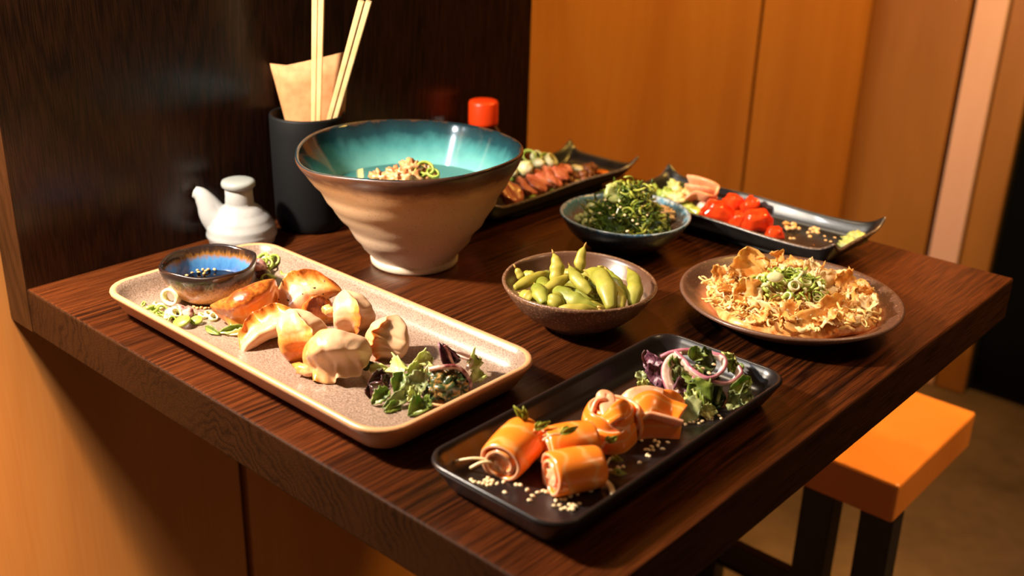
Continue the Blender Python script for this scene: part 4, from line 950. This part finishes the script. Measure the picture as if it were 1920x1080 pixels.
# behind the dipping bowl
GR = 'garnish behind the dipping bowl'
for i, (p, s, k) in enumerate((((0.1324, 0.1802, 0.0200), 1.5, 0), ((0.1376, 0.1845, 0.0210), 1.6, 2), ((0.1409, 0.1859, 0.0180), 1.6, 0), ((0.1429, 0.1787, 0.0170), 1.4, 0), ((0.1386, 0.1772, 0.0190), 1.3, 2), ((0.1478, 0.1714, 0.0105), 1.2, 1), ((0.1560, 0.1717, 0.0100), 1.3, 0), ((0.1516, 0.1646, 0.0100), 1.2, 2), ((0.1589, 0.1648, 0.0100), 1.2, 0))):
    place('spring_onion', RING[k], p, (rnd(.3, 1.2), rnd(-.6, .6), rnd(0, 6)), 'ring of spring onion heaped behind the dipping bowl', 'spring onion', GR, s)
place('spring_onion', RING[2], (0.1615, 0.1876, 0.0092), (.1, 0, .3), 'lone spring onion ring on the tray away from the heap behind the dipping bowl', 'spring onion', GR, 2.1)
blob('onion_chunk', (0.1428, 0.1684, 0.0170), (.0080, .0070, .0085), 'beet', 'red onion chunk behind the dipping bowl', 'onion', GR, seed=7)
blob('onion_chunk', (0.1500, 0.1659, 0.0120), (.0080, .0070, .0040), 'leaf_maroon', 'dark chunk beneath the heap of spring onion behind the dipping bowl', 'onion', GR, seed=8)

LEAF_W = 1.0
# ------------------------------------------------------------------ green soybean pods
def pod(p0, p1, w, m, label, bumps=3, arch=0.10, flat=.72, side=0.0, seed=0, stem=True):
    p0, p1 = Vector(p0), Vector(p1); x, y, z = frame(p0, p1, TOCAM); L = (p1-p0).length; w *= .95
    n = 22; pts, rad = [], []
    for i in range(n):
        t = i/(n-1)
        pts.append(p0+x*L*t+z*(arch*L*4*t*(1-t))+y*(side*L*math.sin(PI*t)))
        e = math.sin(PI*min(max(0.07+t*0.89, 0), 1))**0.52*(1-0.45*t**2.5)
        b = 1+0.095*math.cos(2*PI*(t*bumps+0.5-0.05*seed))*math.sin(PI*t)
        rad.append(max(w/2*e*b, .0012))
    for i in range(4): rad[n-1-i] *= (.42, .55, .72, .90)[i]
    V, F = tube(pts, rad, 14, flat, TOCAM)
    o = item('soybean_pod', V, F, M[m], label, 'pod', 'green soybean pods in the brown bowl'); subsurf(o, 1)
    if stem:
        og = o.location-Vector((0, 0, TZ)); d = (pts[-1]-pts[-3]).normalized()
        V, F = tube([pts[-1]-og-d*.001, pts[-1]-og+d*.0015, pts[-1]-og+d*.0034+z*.0006], [.0012, .0009, .0004], 7)
        link('stem', mesh(V, F, M['pod_stem']), o)
    return o
B3 = ('pod', 'pod_deep', 'pod_yellow')
for i, (a, b, w, k, ar, sd, l) in enumerate((
    ((0.3928, 0.2637, 0.0410), (0.3943, 0.3102, 0.0440), .0125, 2, .06, .0, 'slim yellow green pod lying across the near side of the pile'),
    ((0.3782, 0.2932, 0.0360), (0.3696, 0.2915, 0.0470), .0090, 2, .03, .0, 'thin pod tip poking up behind the slim yellow green pod'),
    ((0.4142, 0.2944, 0.0410), (0.4009, 0.3071, 0.0660), .0155, 2, .05, -.10, 'fat pod standing upright at the back of the pile'),
    ((0.4188, 0.3261, 0.0450), (0.4131, 0.3382, 0.0680), .0125, 2, .02, .08, 'slender pod standing tallest, its tip above the bowl rim'),
    ((0.4514, 0.3007, 0.0430), (0.4149, 0.3134, 0.0560), .0135, 0, .06, .06, 'pod leaning over the centre with its tip up'),
    ((0.4289, 0.2785, 0.0470), (0.4741, 0.2815, 0.0430), .0200, 1, .10, -.10, 'broad deep green pod lying across the front of the pile'),
    ((0.4187, 0.2708, 0.0420), (0.4188, 0.3155, 0.0480), .0125, 2, .05, .0, 'pod behind the broad deep green one, slanting up'),
    ((0.4842, 0.2868, 0.0420), (0.4275, 0.3216, 0.0520), .0200, 0, .12, -.10, 'big three bean pod curving down past the middle'),
    ((0.4713, 0.3071, 0.0420), (0.4360, 0.3341, 0.0520), .0125, 2, .06, .0, 'pod right behind the big three bean pod'),
    ((0.4749, 0.3204, 0.0380), (0.4355, 0.3426, 0.0500), .0130, 1, .06, .0, 'darker pod slanting down toward the bare bowl wall'),
    ((0.4885, 0.2944, 0.0410), (0.4655, 0.3180, 0.0500), .0145, 2, .05, .0, 'short upright pod by the front rim'),
    ((0.4908, 0.3081, 0.0400), (0.4573, 0.3455, 0.0560), .0165, 0, .06, -.08, 'upright pod standing apart against the bare bowl wall'),
    ((0.4348, 0.2564, 0.0410), (0.4039, 0.2791, 0.0440), .0155, 1, .08, .0, 'dark green pod on its end at the near side of the pile'),
    ((0.4186, 0.2600, 0.0390), (0.4009, 0.2627, 0.0390), .0140, 2, .08, .0, 'pod half hidden at the near wall of the bowl'),
    ((0.4436, 0.2554, 0.0410), (0.4387, 0.2743, 0.0450), .0190, 0, .10, .0, 'blunt pod end pointing up at the front rim'),
    ((0.4514, 0.2666, 0.0410), (0.4484, 0.2838, 0.0420), .0150, 0, .10, .0, 'small round pod end next to the blunt one'),
    ((0.4505, 0.2559, 0.0410), (0.4756, 0.2813, 0.0410), .0120, 2, .08, .0, 'pod lying flat along the front rim'),
    ((0.3940, 0.2948, 0.0370), (0.3919, 0.3164, 0.0410), .0150, 1, .10, .0, 'shaded pod under the slim yellow green one'),
    ((0.3673, 0.3058, 0.0330), (0.3820, 0.3088, 0.0370), .0130, 2, .10, .0, 'pod deep at the back wall near the thin pod tip'),
    ((0.4500, 0.3443, 0.0360), (0.4725, 0.3279, 0.0360), .0130, 0, .08, .0, 'pod low between the short upright pod and the one standing apart'),
    ((0.4331, 0.3172, 0.0400), (0.4520, 0.3151, 0.0410), .0150, 1, .10, .0, 'pod under the leaning centre pod'))):
    pod(a, b, w, B3[k], l, 3 if w > .013 else 2, ar, .74, sd, seed=i)
for i in range(15):
    a = i*2.4; r = .012+.026*((i*37) % 10)/10
    c = Vector((.4251+r*math.cos(a), .3171+r*math.sin(a), .019+.007*(i % 4)))
    d = Vector((math.cos(a+1.3), math.sin(a+1.3), .1))*.024
    pod(c-d, c+d, .015, B3[i % 3], 'pod lying deep inside the pile, mostly covered by other pods', 3, .06, .74, 0, seed=i, stem=False)

# ------------------------------------------------------------------ seaweed salad
SCX, SCY = .3373, .5069
def strands(n, R, h, rad, m, name, label, seed0, bias=(0, 0), turn=1.0):
    parts = []
    for i in range(n):
        a = rnd(0, 2*PI); r = R*math.sqrt(rnd(0, 1)); hh = h*(1-(r/R)**2)*rnd(.55, 1.0)
        p = Vector((SCX+bias[0]+r*math.cos(a), SCY+bias[1]+r*math.sin(a), .016+hh))
        d = Vector((rnd(-1, 1), rnd(-1, 1), rnd(-.5, .5))).normalized(); pts = []
        cu = Vector((rnd(-1, 1), rnd(-1, 1), rnd(-1, 1)))*turn
        for k in range(11):
            pts.append(p.copy()); d = (d+cu.cross(d)*.45+Vector((rnd(-.3, .3), rnd(-.3, .3), rnd(-.3, .3)))).normalized()
            p = p+d*.0030
            q = p-Vector((SCX, SCY, 0)); qr = math.hypot(q.x, q.y)
            zf = .0105+max(0, qr-.025)*.62
            if p.z < zf: p.z = zf
            if qr > R*1.15: p -= Vector((q.x, q.y, 0))*.08
        parts.append(tube(pts, [rad*.6]+[rad]*9+[rad*.5], 5, .75))
    V, F = join_geo(parts)
    item(name, V, F, M[m], label, 'seaweed', kind='stuff')
strands(300, .044, .056, .0014, 'wakame', 'seaweed_strands', 'tangle of dark green seaweed strands heaped in the blue bowl', 1)
strands(170, .040, .062, .0016, 'wakame_light', 'seaweed_curls', 'yellow green seaweed curls mixed through the dark tangle', 2, (.004, .006), 1.6)
blob('seaweed_heap', (SCX, SCY, .026), (.038, .038, .026), 'wakame', 'compact dark core of the seaweed heap in the blue bowl', 'seaweed', amp=.35, fr=2, seg=30, rings=18, kind='stuff')
leaf('cucumber_slice', (0.3271, 0.4812, 0.0620), (0.3317, 0.5130, 0.0640), .022, 'cucumber', 'pale green cucumber wedge standing on top of the seaweed heap', 'cucumber', seed=3, th=.003, up=cv(.2, -.8, .4), cup=.05, ruf=.02)
leaf('cucumber_slice', (0.3271, 0.4989, 0.0740), (0.3287, 0.4918, 0.0600), .018, 'cucumber', 'pointed pale cucumber wedge, upper one on the seaweed heap', 'cucumber', seed=4, th=.003, up=cv(.3, -.8, .4), cup=.1, ruf=.02)
for i, q in enumerate(((0.3003, 0.4960, 0.0400), (0.3043, 0.4866, 0.0350), (0.2926, 0.4864, 0.0280), (0.3176, 0.4668, 0.0330))):
    blob('cucumber_cube', q, (.007, .006, .006), 'cucumber', 'pale cucumber piece at the near side of the seaweed heap', 'cucumber', 'cucumber pieces at the seaweed edge', seed=i, amp=.3)
blob('pink_garnish', (0.3524, 0.5583, 0.0320), (.014, .010, .007), 'crumb', 'pinkish garnish lump on the bowl wall beside the seaweed', 'garnish', amp=.6, fr=2, seg=26, rings=18)
seeds([(0.3491, 0.4782, 0.0640), (0.3516, 0.4770, 0.0580), (0.3333, 0.4746, 0.0620), (0.3447, 0.5086, 0.0600), (0.3416, 0.5325, 0.0600), (0.3793, 0.4701, 0.0480), (0.3819, 0.4497, 0.0460), (0.3421, 0.4714, 0.0560), (0.3517, 0.4651, 0.0520), (0.3731, 0.4960, 0.0500), (0.3315, 0.4690, 0.0480), (0.3636, 0.4691, 0.0540), (0.3621, 0.5010, 0.0560), (0.3728, 0.4711, 0.0500)],
      'sesame seed sprinkled on the seaweed heap', 'sesame seeds on the seaweed')

# ------------------------------------------------------------------ savoury pancake
PX, PY = .5587, .4689
V, F = lathe([(.010, 0.0), (.068, .0003), (.0775, .003), (.0790, .0075), (.075, .0125), (.063, .0170), (.042, .0200), (.020, .0210), (.006, .0212)], 60,
             lambda p, a, k: Vector((p.x*(1+.05*math.sin(3*a)+.03*math.sin(7*a+1)), p.y*(1+.05*math.sin(3*a)+.03*math.sin(7*a+1)), p.z+(.0018*noise.noise(p*90) if k > 2 else 0))))
pk = link('savoury_pancake', mesh(V, F, M['pancake']), None, P((PX, PY, .0088))); tag(pk, 'browned savoury pancake with sauce lying on the round stoneware plate', 'pancake')
PROF = [(0, .0212), (.020, .0210), (.042, .0200), (.063, .0170), (.075, .0125), (.079, .0075), (.084, .0020), (1, 0)]
def ptop(x, y):
    r = math.hypot(x, y)
    for (a, za), (b, zb) in zip(PROF, PROF[1:]):
        if r <= b: return .0088+za+(zb-za)*(r-a)/(b-a)
for i in range(34):
    a = rnd(0, 2*PI); r = .074*math.sqrt(rnd(.12, 1)); x, y = r*math.cos(a), r*math.sin(a); h = rnd(0, 2*PI); pts = []
    for k in range(8):
        h += rnd(-.9, .9); x += math.cos(h)*.0052; y += math.sin(h)*.0052
        if math.hypot(x, y) > .077: x *= .93; y *= .93
        pts.append(Vector((x, y, ptop(x, y)-.0088+.0016)))
    V, F = tube(catmull(pts, 3), rnd(.0020, .0034), 8, .8); link('mayonnaise_line', mesh(V, F, M['mayo']), pk)
parts = []
for i in range(420):
    a = rnd(0, 2*PI); r = .076*math.sqrt(rnd(0, 1)); x, y = r*math.cos(a), r*math.sin(a); h = rnd(0, 2*PI)
    z = ptop(x, y)-.0088+rnd(.0005, .006); pts = []
    cu = rnd(-.6, .6)
    for k in range(6):
        h += cu; pts.append(Vector((x, y, z+.0015*math.sin(k*1.3+i)))); x += math.cos(h)*.0030; y += math.sin(h)*.0030
    parts.append(tube(pts, rnd(.0008, .0015), 5))
V, F = join_geo(parts); o = link('cabbage_shreds', mesh(V, F, M['cabbage']), pk); o['kind'] = 'stuff'
def flake(p0, p1, w, m, label, group, up=None, seed=0, cup=.2, ruf=.15):
    p0, p1 = Vector(p0), Vector(p1); L = (p1-p0).length; x, y, z = frame(p0, p1, up if up is not None else TOCAM); grid = []
    N = lambda a, b, c: noise.noise(Vector((a+seed*2.7, b-seed*1.3, c+seed)))
    for i in range(9):
        a = i/4-1; row = []
        for j in range(8):
            b = 2*j/7-1; sq = 1-.30*(a*a*b*b)
            X = a*L/2*sq*(1+.35*N(b*2.2, 0, 3)*(abs(a) > .6)+.15*N(a*3, b*3, 1)); Y = b*w/2*sq*(1+.45*N(a*2.4, b, 7)-.15*a)
            row.append((p0+p1)/2+x*X+y*Y+z*(cup*w*b*b+ruf*w*(N(a*1.6, b*1.6, 5)*1.6+N(a*4, b*4, 9)*.7)-.08*L*a*a))
        grid.append(row)
    V, F, _ = sheet(grid, .0004)
    return item('bonito_flake', V, F, M[m], label, 'fish flake', group)
GF = 'bonito flakes on the pancake'
flake((0.5197, 0.4506, 0.0360), (0.5199, 0.4653, 0.0600), .034, 'bonito', 'largest amber fish flake standing up at the back of the pancake', GF, seed=1, cup=.15, ruf=.12)
flake((0.5190, 0.4604, 0.0380), (0.5322, 0.4713, 0.0500), .020, 'bonito', 'amber fish flake beside the largest standing one', GF, seed=2, ruf=.15)
flake((0.5091, 0.4467, 0.0340), (0.5083, 0.4499, 0.0460), .014, 'bonito_pale', 'pale fish flake standing in front of the largest one', GF, seed=3, ruf=.15)
flake((0.5008, 0.4390, 0.0300), (0.4939, 0.4356, 0.0440), .012, 'bonito', 'narrow torn fish flake standing at the rear edge of the pancake', GF, seed=4, ruf=.3)
flake((0.5282, 0.4910, 0.0460), (0.5352, 0.4881, 0.0550), .014, 'bonito', 'small fish flake tip rising behind the spring onion', GF, seed=5, ruf=.2)
flake((0.5893, 0.3991, 0.0260), (0.5911, 0.4273, 0.0330), .026, 'bonito', 'broad amber fish flake at the front of the pancake', GF, seed=6, cup=.10, ruf=.06)
flake((0.5934, 0.3961, 0.0260), (0.6149, 0.4363, 0.0330), .018, 'bonito', 'long amber fish flake laid across the front beside the broad one', GF, seed=7, cup=.10, ruf=.05)
flake((0.5402, 0.4087, 0.0300), (0.5855, 0.4062, 0.0260), .014, 'bonito_pale', 'long pale fish flake curling down the front of the pancake', GF, seed=8, cup=.6, ruf=.08)
flake((0.5348, 0.4086, 0.0320), (0.5542, 0.4312, 0.0360), .028, 'bonito', 'wide crinkled fish flake in the near half of the pancake', GF, seed=9, ruf=.2)
flake((0.6019, 0.4414, 0.0320), (0.6151, 0.4717, 0.0340), .020, 'bonito', 'fish flake folded over right of the spring onion, near the front', GF, seed=10, ruf=.15)
flake((0.5945, 0.4886, 0.0360), (0.6040, 0.5073, 0.0420), .024, 'bonito', 'tall amber fish flake at the far end of the pancake', GF, seed=11, ruf=.12)
flake((0.5570, 0.4923, 0.0400), (0.5707, 0.4966, 0.0440), .022, 'bonito_pale', 'pinkish pale fish flake behind the spring onion', GF, seed=12, ruf=.25)
flake((0.5816, 0.4770, 0.0380), (0.5907, 0.4972, 0.0410), .022, 'bonito_pale', 'pale fish flake just beyond the spring onion', GF, seed=13, ruf=.15)
for i in range(150):
    a = rnd(0, 2*PI); r = .074*math.sqrt(rnd(0.02, 1)); x, y = r*math.cos(a), r*math.sin(a)
    z = ptop(x, y)+rnd(.003, .009); h = rnd(0, 2*PI); L = rnd(.009, .020)
    d = Vector((math.cos(h), math.sin(h), rnd(-.25, .5)))*L
    c = Vector((PX+x, PY+y, z))
    flake(c-d*.5, c+d*.5, rnd(.007, .016), ('bonito', 'bonito_pale')[i % 2], 'small curled fish flake scattered over the pancake', 'small bonito flakes on the pancake', up=(rnd(-.5, .5), rnd(-.7, .3), 1), seed=20+i, ruf=.25, cup=rnd(-.3, .4))
SL = [mesh(*tube([Vector((-.006, 0, 0)), Vector((-.002, .001, .0004)), Vector((.002, .0008, .0006)), Vector((.006, -.001, 0))], .0015, 6, .6), M['scallion']),
      mesh(*tube([Vector((-.005, 0, 0)), Vector((0, .0016, .0008)), Vector((.005, 0, .0004))], .0014, 6, .6), M['scallion_pale'])]
oc = Vector((0.5648, 0.4533, 0.0430))
for i in range(150):
    a = rnd(0, 2*PI); r = math.sqrt(rnd(0, 1)); q = CR*(r*math.cos(a)*.034)+CF*(r*math.sin(a)*.028)
    z = -.007+.019*(1-r*r)*rnd(.55, 1)
    me = (SL[0], SL[1], SL[0], RING[0], SL[0], RING[1], RING[2])[i % 7]
    place('spring_onion', me, oc+q+Vector((0, 0, z)), (rnd(-.9, .9), rnd(-.9, .9), rnd(0, 6.3)), 'sliver or ring of spring onion in the green heap on the pancake', 'spring onion', 'spring onion heap on the pancake', rnd(.9, 1.35))
place('spring_onion', DISC, (0.5606, 0.4290, 0.0530), (.9, .0, .75), 'largest white oval spring onion slice on the heap', 'spring onion', 'spring onion heap on the pancake', 1.7).data = mesh([Vector((v.x*.9, v.y*.7, v.z)) for v in [Vector(u.co) for u in DISC.vertices]], [tuple(p.vertices) for p in DISC.polygons], M['scallion_pale'])
place('spring_onion', RING[1], (0.5791, 0.4317, 0.0500), (.9, .2, .9), 'white spring onion ring on the far side of the heap', 'spring onion', 'spring onion heap on the pancake', 1.3)

# ------------------------------------------------------------------ in the noodle bowl
o = link('broth', mesh(*lathe([(.060, 0.0), (.0835, .0006), (.0845, .0012), (.02, .0011)], 64), M['broth']), None, P((.2045, .3190, .0795))); tag(o, 'thin broth standing in the turquoise bowl', 'broth')
GN = 'toppings in the noodle bowl'
for i, (p, r, l) in enumerate((((0.1962, 0.3241, 0.0960), (.0125, .0100, .0090), 'browned meat chunk in the noodle bowl, the highest one'), ((0.1870, 0.3103, 0.0900), (.0120, .0100, .0080), 'pale meat chunk in the noodle bowl beside the highest one'),
                               ((0.2067, 0.3352, 0.0915), (.0100, .0090, .0080), 'meat chunk in the noodle bowl under the spring onion'), ((0.1985, 0.3159, 0.0880), (.014, .012, .010), 'meat chunk in the noodle bowl in front of the highest one'), ((0.1706, 0.3030, 0.0850), (.0110, .0090, .0070), 'outermost meat chunk in the noodle bowl'))):
    blob('meat_chunk', p, r, 'noodle_meat', l, 'meat', GN, amp=.75, fr=1.8, seed=i+2, seg=26, rings=18)
blob('noodle_nest', (0.1909, 0.3259, 0.0790), (.036, .032, .012), 'mayo', 'nest of noodles under the meat in the turquoise bowl', 'noodles', amp=.3, fr=2, seg=30, rings=16, kind='stuff')
place('spring_onion', RING[0], (0.2092, 0.3313, 0.0985), (.8, .3, .5), 'spring onion ring on the meat in the noodle bowl', 'spring onion', GN, 2.0)
place('spring_onion', RING[0], (0.2076, 0.3253, 0.0960), (.9, -.3, 1.5), 'spring onion ring tilted beside the first one in the noodle bowl', 'spring onion', GN, 1.6)
place('spring_onion', RING[2], (0.2181, 0.3332, 0.0950), (.6, .3, .5), 'lowest spring onion ring in the noodle bowl', 'spring onion', GN, 2.0)

# ------------------------------------------------------------------ sliced meat on the rear tray
GM = 'pink meat slices on the dark tray'
def slab(p0, p1, w, th, label, up):
    p0, p1 = Vector(p0), Vector(p1); x, y, z = frame(p0, p1, up); L = (p1-p0).length; grid = []
    for i in range(11):
        t = 2*i/10-1; row = []
        for j in range(7):
            s = 2*j/6-1; e = (1-abs(t)**3)**.5 if abs(t) < 1 else 0
            row.append((p0+p1)/2+x*L/2*t+y*w/2*s*max(e, .15)+z*.10*w*noise.noise(Vector((t*2, s*2, L*900))))
        grid.append(row)
    V, F, ne = sheet(grid, th)
    o = item('meat_slice', V, F, [M['beef'], M['beef_crust']], label, 'meat', GM, idx=[0]*(len(F)-ne)+[1]*ne); subsurf(o, 1)
slab((0.1703, 0.4930, 0.0220), (0.1710, 0.5204, 0.0260), .034, .010, 'thick meat slice at the near end, partly behind the noodle bowl', cv(-.2, -.9, .5))
for i, (a, b) in enumerate((((0.1525, 0.5444, 0.0300), (0.1817, 0.5328, 0.0180)), ((0.1569, 0.5557, 0.0320), (0.1845, 0.5508, 0.0180)), ((0.1507, 0.5778, 0.0340), (0.1798, 0.5715, 0.0180)), ((0.1508, 0.5947, 0.0340), (0.1847, 0.5773, 0.0190)), ((0.1581, 0.6068, 0.0320), (0.1757, 0.6003, 0.0200)), ((0.1494, 0.6246, 0.0300), (0.1640, 0.6224, 0.0220)))):
    slab(a, b, .026, .0085, '%s fanned meat slice from the noodle bowl' % ('first', 'second', 'third', 'fourth', 'fifth', 'sixth')[i], cv(.65, -.6, .45))
GT = 'garnish on the rear meat tray'
for i, (p, r, m, l) in enumerate((((0.1490, 0.5577, 0.0400), (.010, .009, .009), 'scallion_pale', 'large white spring onion slice on the meat'), ((0.1423, 0.5425, 0.0360), (.006, .006, .006), 'scallion_pale', 'small white spring onion piece nearest the noodle bowl'), ((0.1403, 0.5922, 0.0380), (.010, .007, .006), 'scallion_pale', 'pale spring onion piece above the fanned slices'),
                                  ((0.1373, 0.5484, 0.0280), (.006, .006, .006), 'scallion', 'green spring onion piece under the white one'), ((0.1641, 0.5365, 0.0220), (.006, .006, .007), 'scallion', 'green spring onion piece between the thick slice and the fan'), ((0.1805, 0.5344, 0.0140), (.009, .006, .005), 'scallion', 'green leaf bit at the tray edge in front of the fan'), ((0.1787, 0.5730, 0.0140), (.007, .005, .004), 'scallion', 'green bit in front of the middle slices'),
                                  ((0.1735, 0.6311, 0.0120), (.008, .005, .003), 'garlic', 'pale garlic chip in front of the fried shallots'), ((0.1532, 0.6549, 0.0200), (.012, .006, .005), 'garlic', 'pale garlic slice behind the fried shallots'), ((0.1761, 0.6635, 0.0120), (.007, .004, .003), 'garlic', 'white chip next to the orange sauce'),
                                  ((0.1712, 0.6868, 0.0120), (.014, .008, .004), 'sauce_orange', 'orange sauce pool at the far end of the meat tray'))):
    blob('garnish', p, r, m, l, 'garnish', GT, seed=i, amp=.2)
for i, (p, s) in enumerate((((0.1283, 0.5896, 0.0440), 2.2), ((0.1321, 0.5989, 0.0430), 2.0), ((0.1390, 0.6048, 0.0410), 1.8), ((0.1481, 0.6079, 0.0400), 2.4))):
    place('spring_onion', RING[i % 2], p, (.8, rnd(-.4, .4), rnd(0, 3)), ('green ring of spring onion over the meat, first from the noodle bowl', 'green ring of spring onion over the meat, second from the noodle bowl', 'green ring of spring onion over the meat, third from the noodle bowl', 'green ring of spring onion over the meat, furthest from the noodle bowl')[i], 'spring onion', GT, s)
for i, p in enumerate(((0.1578, 0.6349, 0.0180), (0.1625, 0.6382, 0.0160), (0.1687, 0.6466, 0.0180), (0.1636, 0.6620, 0.0220), (0.1658, 0.6702, 0.0220), (0.1726, 0.6530, 0.0140), (0.1715, 0.6453, 0.0130), (0.1634, 0.6264, 0.0140), (0.1722, 0.6069, 0.0120), (0.1701, 0.6595, 0.0180))):
    blob('fried_shallot', p, (.008, .006, .005), 'crisp', 'brown fried shallot crumb on the rear meat tray', 'shallot', 'fried shallots on the meat tray', seed=i, amp=.6, fr=1.5, seg=14, rings=9)

# ------------------------------------------------------------------ red fish cubes on the other rear tray
def cube_of_fish(c, rx, ry, rz, rot, label, seed):
    V, F = ellipsoid(1, 1, 1, 20, 12); W2 = []
    for v in V:
        m = max(abs(v.x), abs(v.y), abs(v.z)); q = v.lerp(v/m, .70); q = Vector((q.x*(1-.22*q.z), q.y*(1-.22*q.z), q.z))
        q *= 1+.22*noise.noise(q*1.4+Vector((seed, 0, 0)))
        W2.append(Vector((q.x*rx, q.y*ry, q.z*rz)))
    R = Matrix.Rotation(rot[2], 3, 'Z') @ Matrix.Rotation(rot[1], 3, 'Y') @ Matrix.Rotation(rot[0], 3, 'X')
    o = item('fish_cube', [R @ v+Vector(c) for v in W2], F, M['tuna'], label, 'fish', 'red fish cubes on the dark tray')
cube_of_fish((0.3817, 0.6279, 0.0240), .0185, .0135, .0120, (.2, .3, .5), 'red fish cube nearest the ginger, larger one', 1)
cube_of_fish((0.4237, 0.6403, 0.0225), .0165, .0125, .0115, (.35, -.2, .9), 'shiny red fish cube with the bright highlight in the middle of the tray', 2)
cube_of_fish((0.3948, 0.6765, 0.0240), .0100, .0100, .0105, (.7, .6, .2), 'red fish cube with a pointed corner behind the shiny one', 3)
cube_of_fish((0.3729, 0.6758, 0.0230), .0120, .0100, .0090, (.1, .2, 1.2), 'red fish cube behind the larger one', 4)
cube_of_fish((0.4055, 0.6316, 0.0190), .0080, .0090, .0100, (.2, .2, .4), 'red fish cube squeezed between the larger and the shiny one', 5)
cube_of_fish((0.4504, 0.6360, 0.0155), .0095, .0080, .0062, (.1, .0, .6), 'small flat red fish piece next to the crumbs', 6)
GG = 'pink ginger on the red fish tray'
ribbon('ginger_slice', [(0.3131, 0.6698, 0.0370), (0.3289, 0.6652, 0.0400), (0.3436, 0.6661, 0.0390), (0.3523, 0.6698, 0.0340), (0.3552, 0.6625, 0.0280)], .016, cv(0, -.5, .85), .0026, 'ginger', 'pink ginger slice arching along the back rim', 'ginger', GG)
ribbon('ginger_slice', [(0.3228, 0.6523, 0.0320), (0.3356, 0.6521, 0.0340), (0.3459, 0.6581, 0.0330), (0.3496, 0.6659, 0.0280)], .018, cv(0, -.6, .8), .0026, 'ginger', 'pink ginger slice folded in the middle of the ginger', 'ginger', GG)
ribbon('ginger_slice', [(0.3303, 0.6443, 0.0220), (0.3375, 0.6484, 0.0280), (0.3465, 0.6529, 0.0260), (0.3494, 0.6641, 0.0200)], .020, cv(0, -.6, .8), .0026, 'ginger', 'pink ginger slice lowest, nearest the front rim', 'ginger', GG)
blob('garnish', (0.3496, 0.6459, 0.0180), (.007, .006, .006), 'onion_white', 'pale pink piece between the ginger and the fish', 'garnish', seed=3)
GH = 'green garnish on the red fish tray'
for i, (p, r, m, l) in enumerate((((0.2821, 0.6413, 0.0260), (.006, .005, .006), 'scallion', 'green garnish bit furthest into the corner'), ((0.3070, 0.6495, 0.0300), (.010, .006, .010), 'leaf_pale', 'pale green leaf piece standing tallest in the garnish'), ((0.3021, 0.6381, 0.0240), (.012, .008, .008), 'scallion', 'yellow green garnish piece behind the seaweed bowl'),
                                  ((0.3185, 0.6368, 0.0240), (.012, .008, .007), 'garlic', 'straw coloured garnish piece under the tall leaf'), ((0.3200, 0.6524, 0.0240), (.009, .007, .008), 'garlic', 'straw coloured garnish piece beside the ginger'), ((0.3090, 0.6651, 0.0260), (.010, .007, .008), 'leaf_dark', 'dark green garnish piece behind the ginger'),
                                  ((0.3290, 0.6418, 0.0160), (.013, .008, .005), 'wakame_light', 'olive green garnish under the lowest ginger slice'), ((0.3432, 0.6385, 0.0140), (.012, .007, .005), 'wakame_light', 'olive green garnish at the front rim'), ((0.3122, 0.6382, 0.0180), (.010, .007, .005), 'leaf_dark', 'dark green garnish low behind the seaweed bowl'))):
    blob('garnish', p, r, m, l, 'garnish', GH, seed=i, amp=.5, fr=1.5)
CRUMB = mesh(*ellipsoid(.0030, .0026, .0022, 8, 6), M['crumb'])
for i in range(16):
    p = Vector((0.4539, 0.6709, 0.0125)); place('crumb', CRUMB, p+CR*rnd(-.011, .011)+CF*rnd(-.010, .010)+UP*rnd(0, .004), (0, 0, rnd(0, 3)), 'pale crumb in the larger heap beside the red fish', 'crumb', 'crumbs heaped beside the red fish', rnd(.7, 1.2))
for i, p in enumerate(((0.4680, 0.6874, 0.0110), (0.4741, 0.6808, 0.0110), (0.4752, 0.6863, 0.0110), (0.4786, 0.6833, 0.0105), (0.4716, 0.6741, 0.0110), (0.4787, 0.6650, 0.0105), (0.4701, 0.6918, 0.0115), (0.4746, 0.6925, 0.0110))):
    place('crumb', CRUMB, p, (0, 0, rnd(0, 3)), 'pale crumb in the smaller scatter in the middle of the red fish tray', 'crumb', 'crumbs scattered on the red fish tray', rnd(.8, 1.1))
for i, p in enumerate(((0.4663, 0.6431, 0.0105), (0.4691, 0.6460, 0.0105), (0.4898, 0.6785, 0.0100), (0.4968, 0.6669, 0.0100), (0.5027, 0.6673, 0.0100), (0.5000, 0.6825, 0.0100))):
    place('crumb', CRUMB, p, (0, 0, rnd(0, 3)), 'single pale crumb lying apart on the red fish tray', 'crumb', 'lone crumbs on the red fish tray', .75)
blob('spice_sauce', (0.4904, 0.6449, 0.0092), (.024, .008, .0016), 'chilli', 'orange spiced sauce streak along the front rim of the red fish tray', 'sauce', amp=.35, fr=2)
for i, (p, r) in enumerate((((0.5269, 0.6833, 0.0180), (.010, .008, .006)), ((0.5219, 0.6775, 0.0140), (.011, .009, .005)), ((0.5206, 0.6679, 0.0120), (.009, .007, .004)), ((0.5221, 0.6824, 0.0180), (.008, .006, .005)))):
    blob('green_paste', p, r, 'wasabi', ('pale green paste lump outermost at the tray end', 'pale green paste lump in the middle of the dab', 'pale green paste lump nearest the front rim', 'pale green paste lump at the back of the dab')[i], 'paste', 'pale green paste at the end of the red fish tray', seed=i, amp=.5, fr=2)
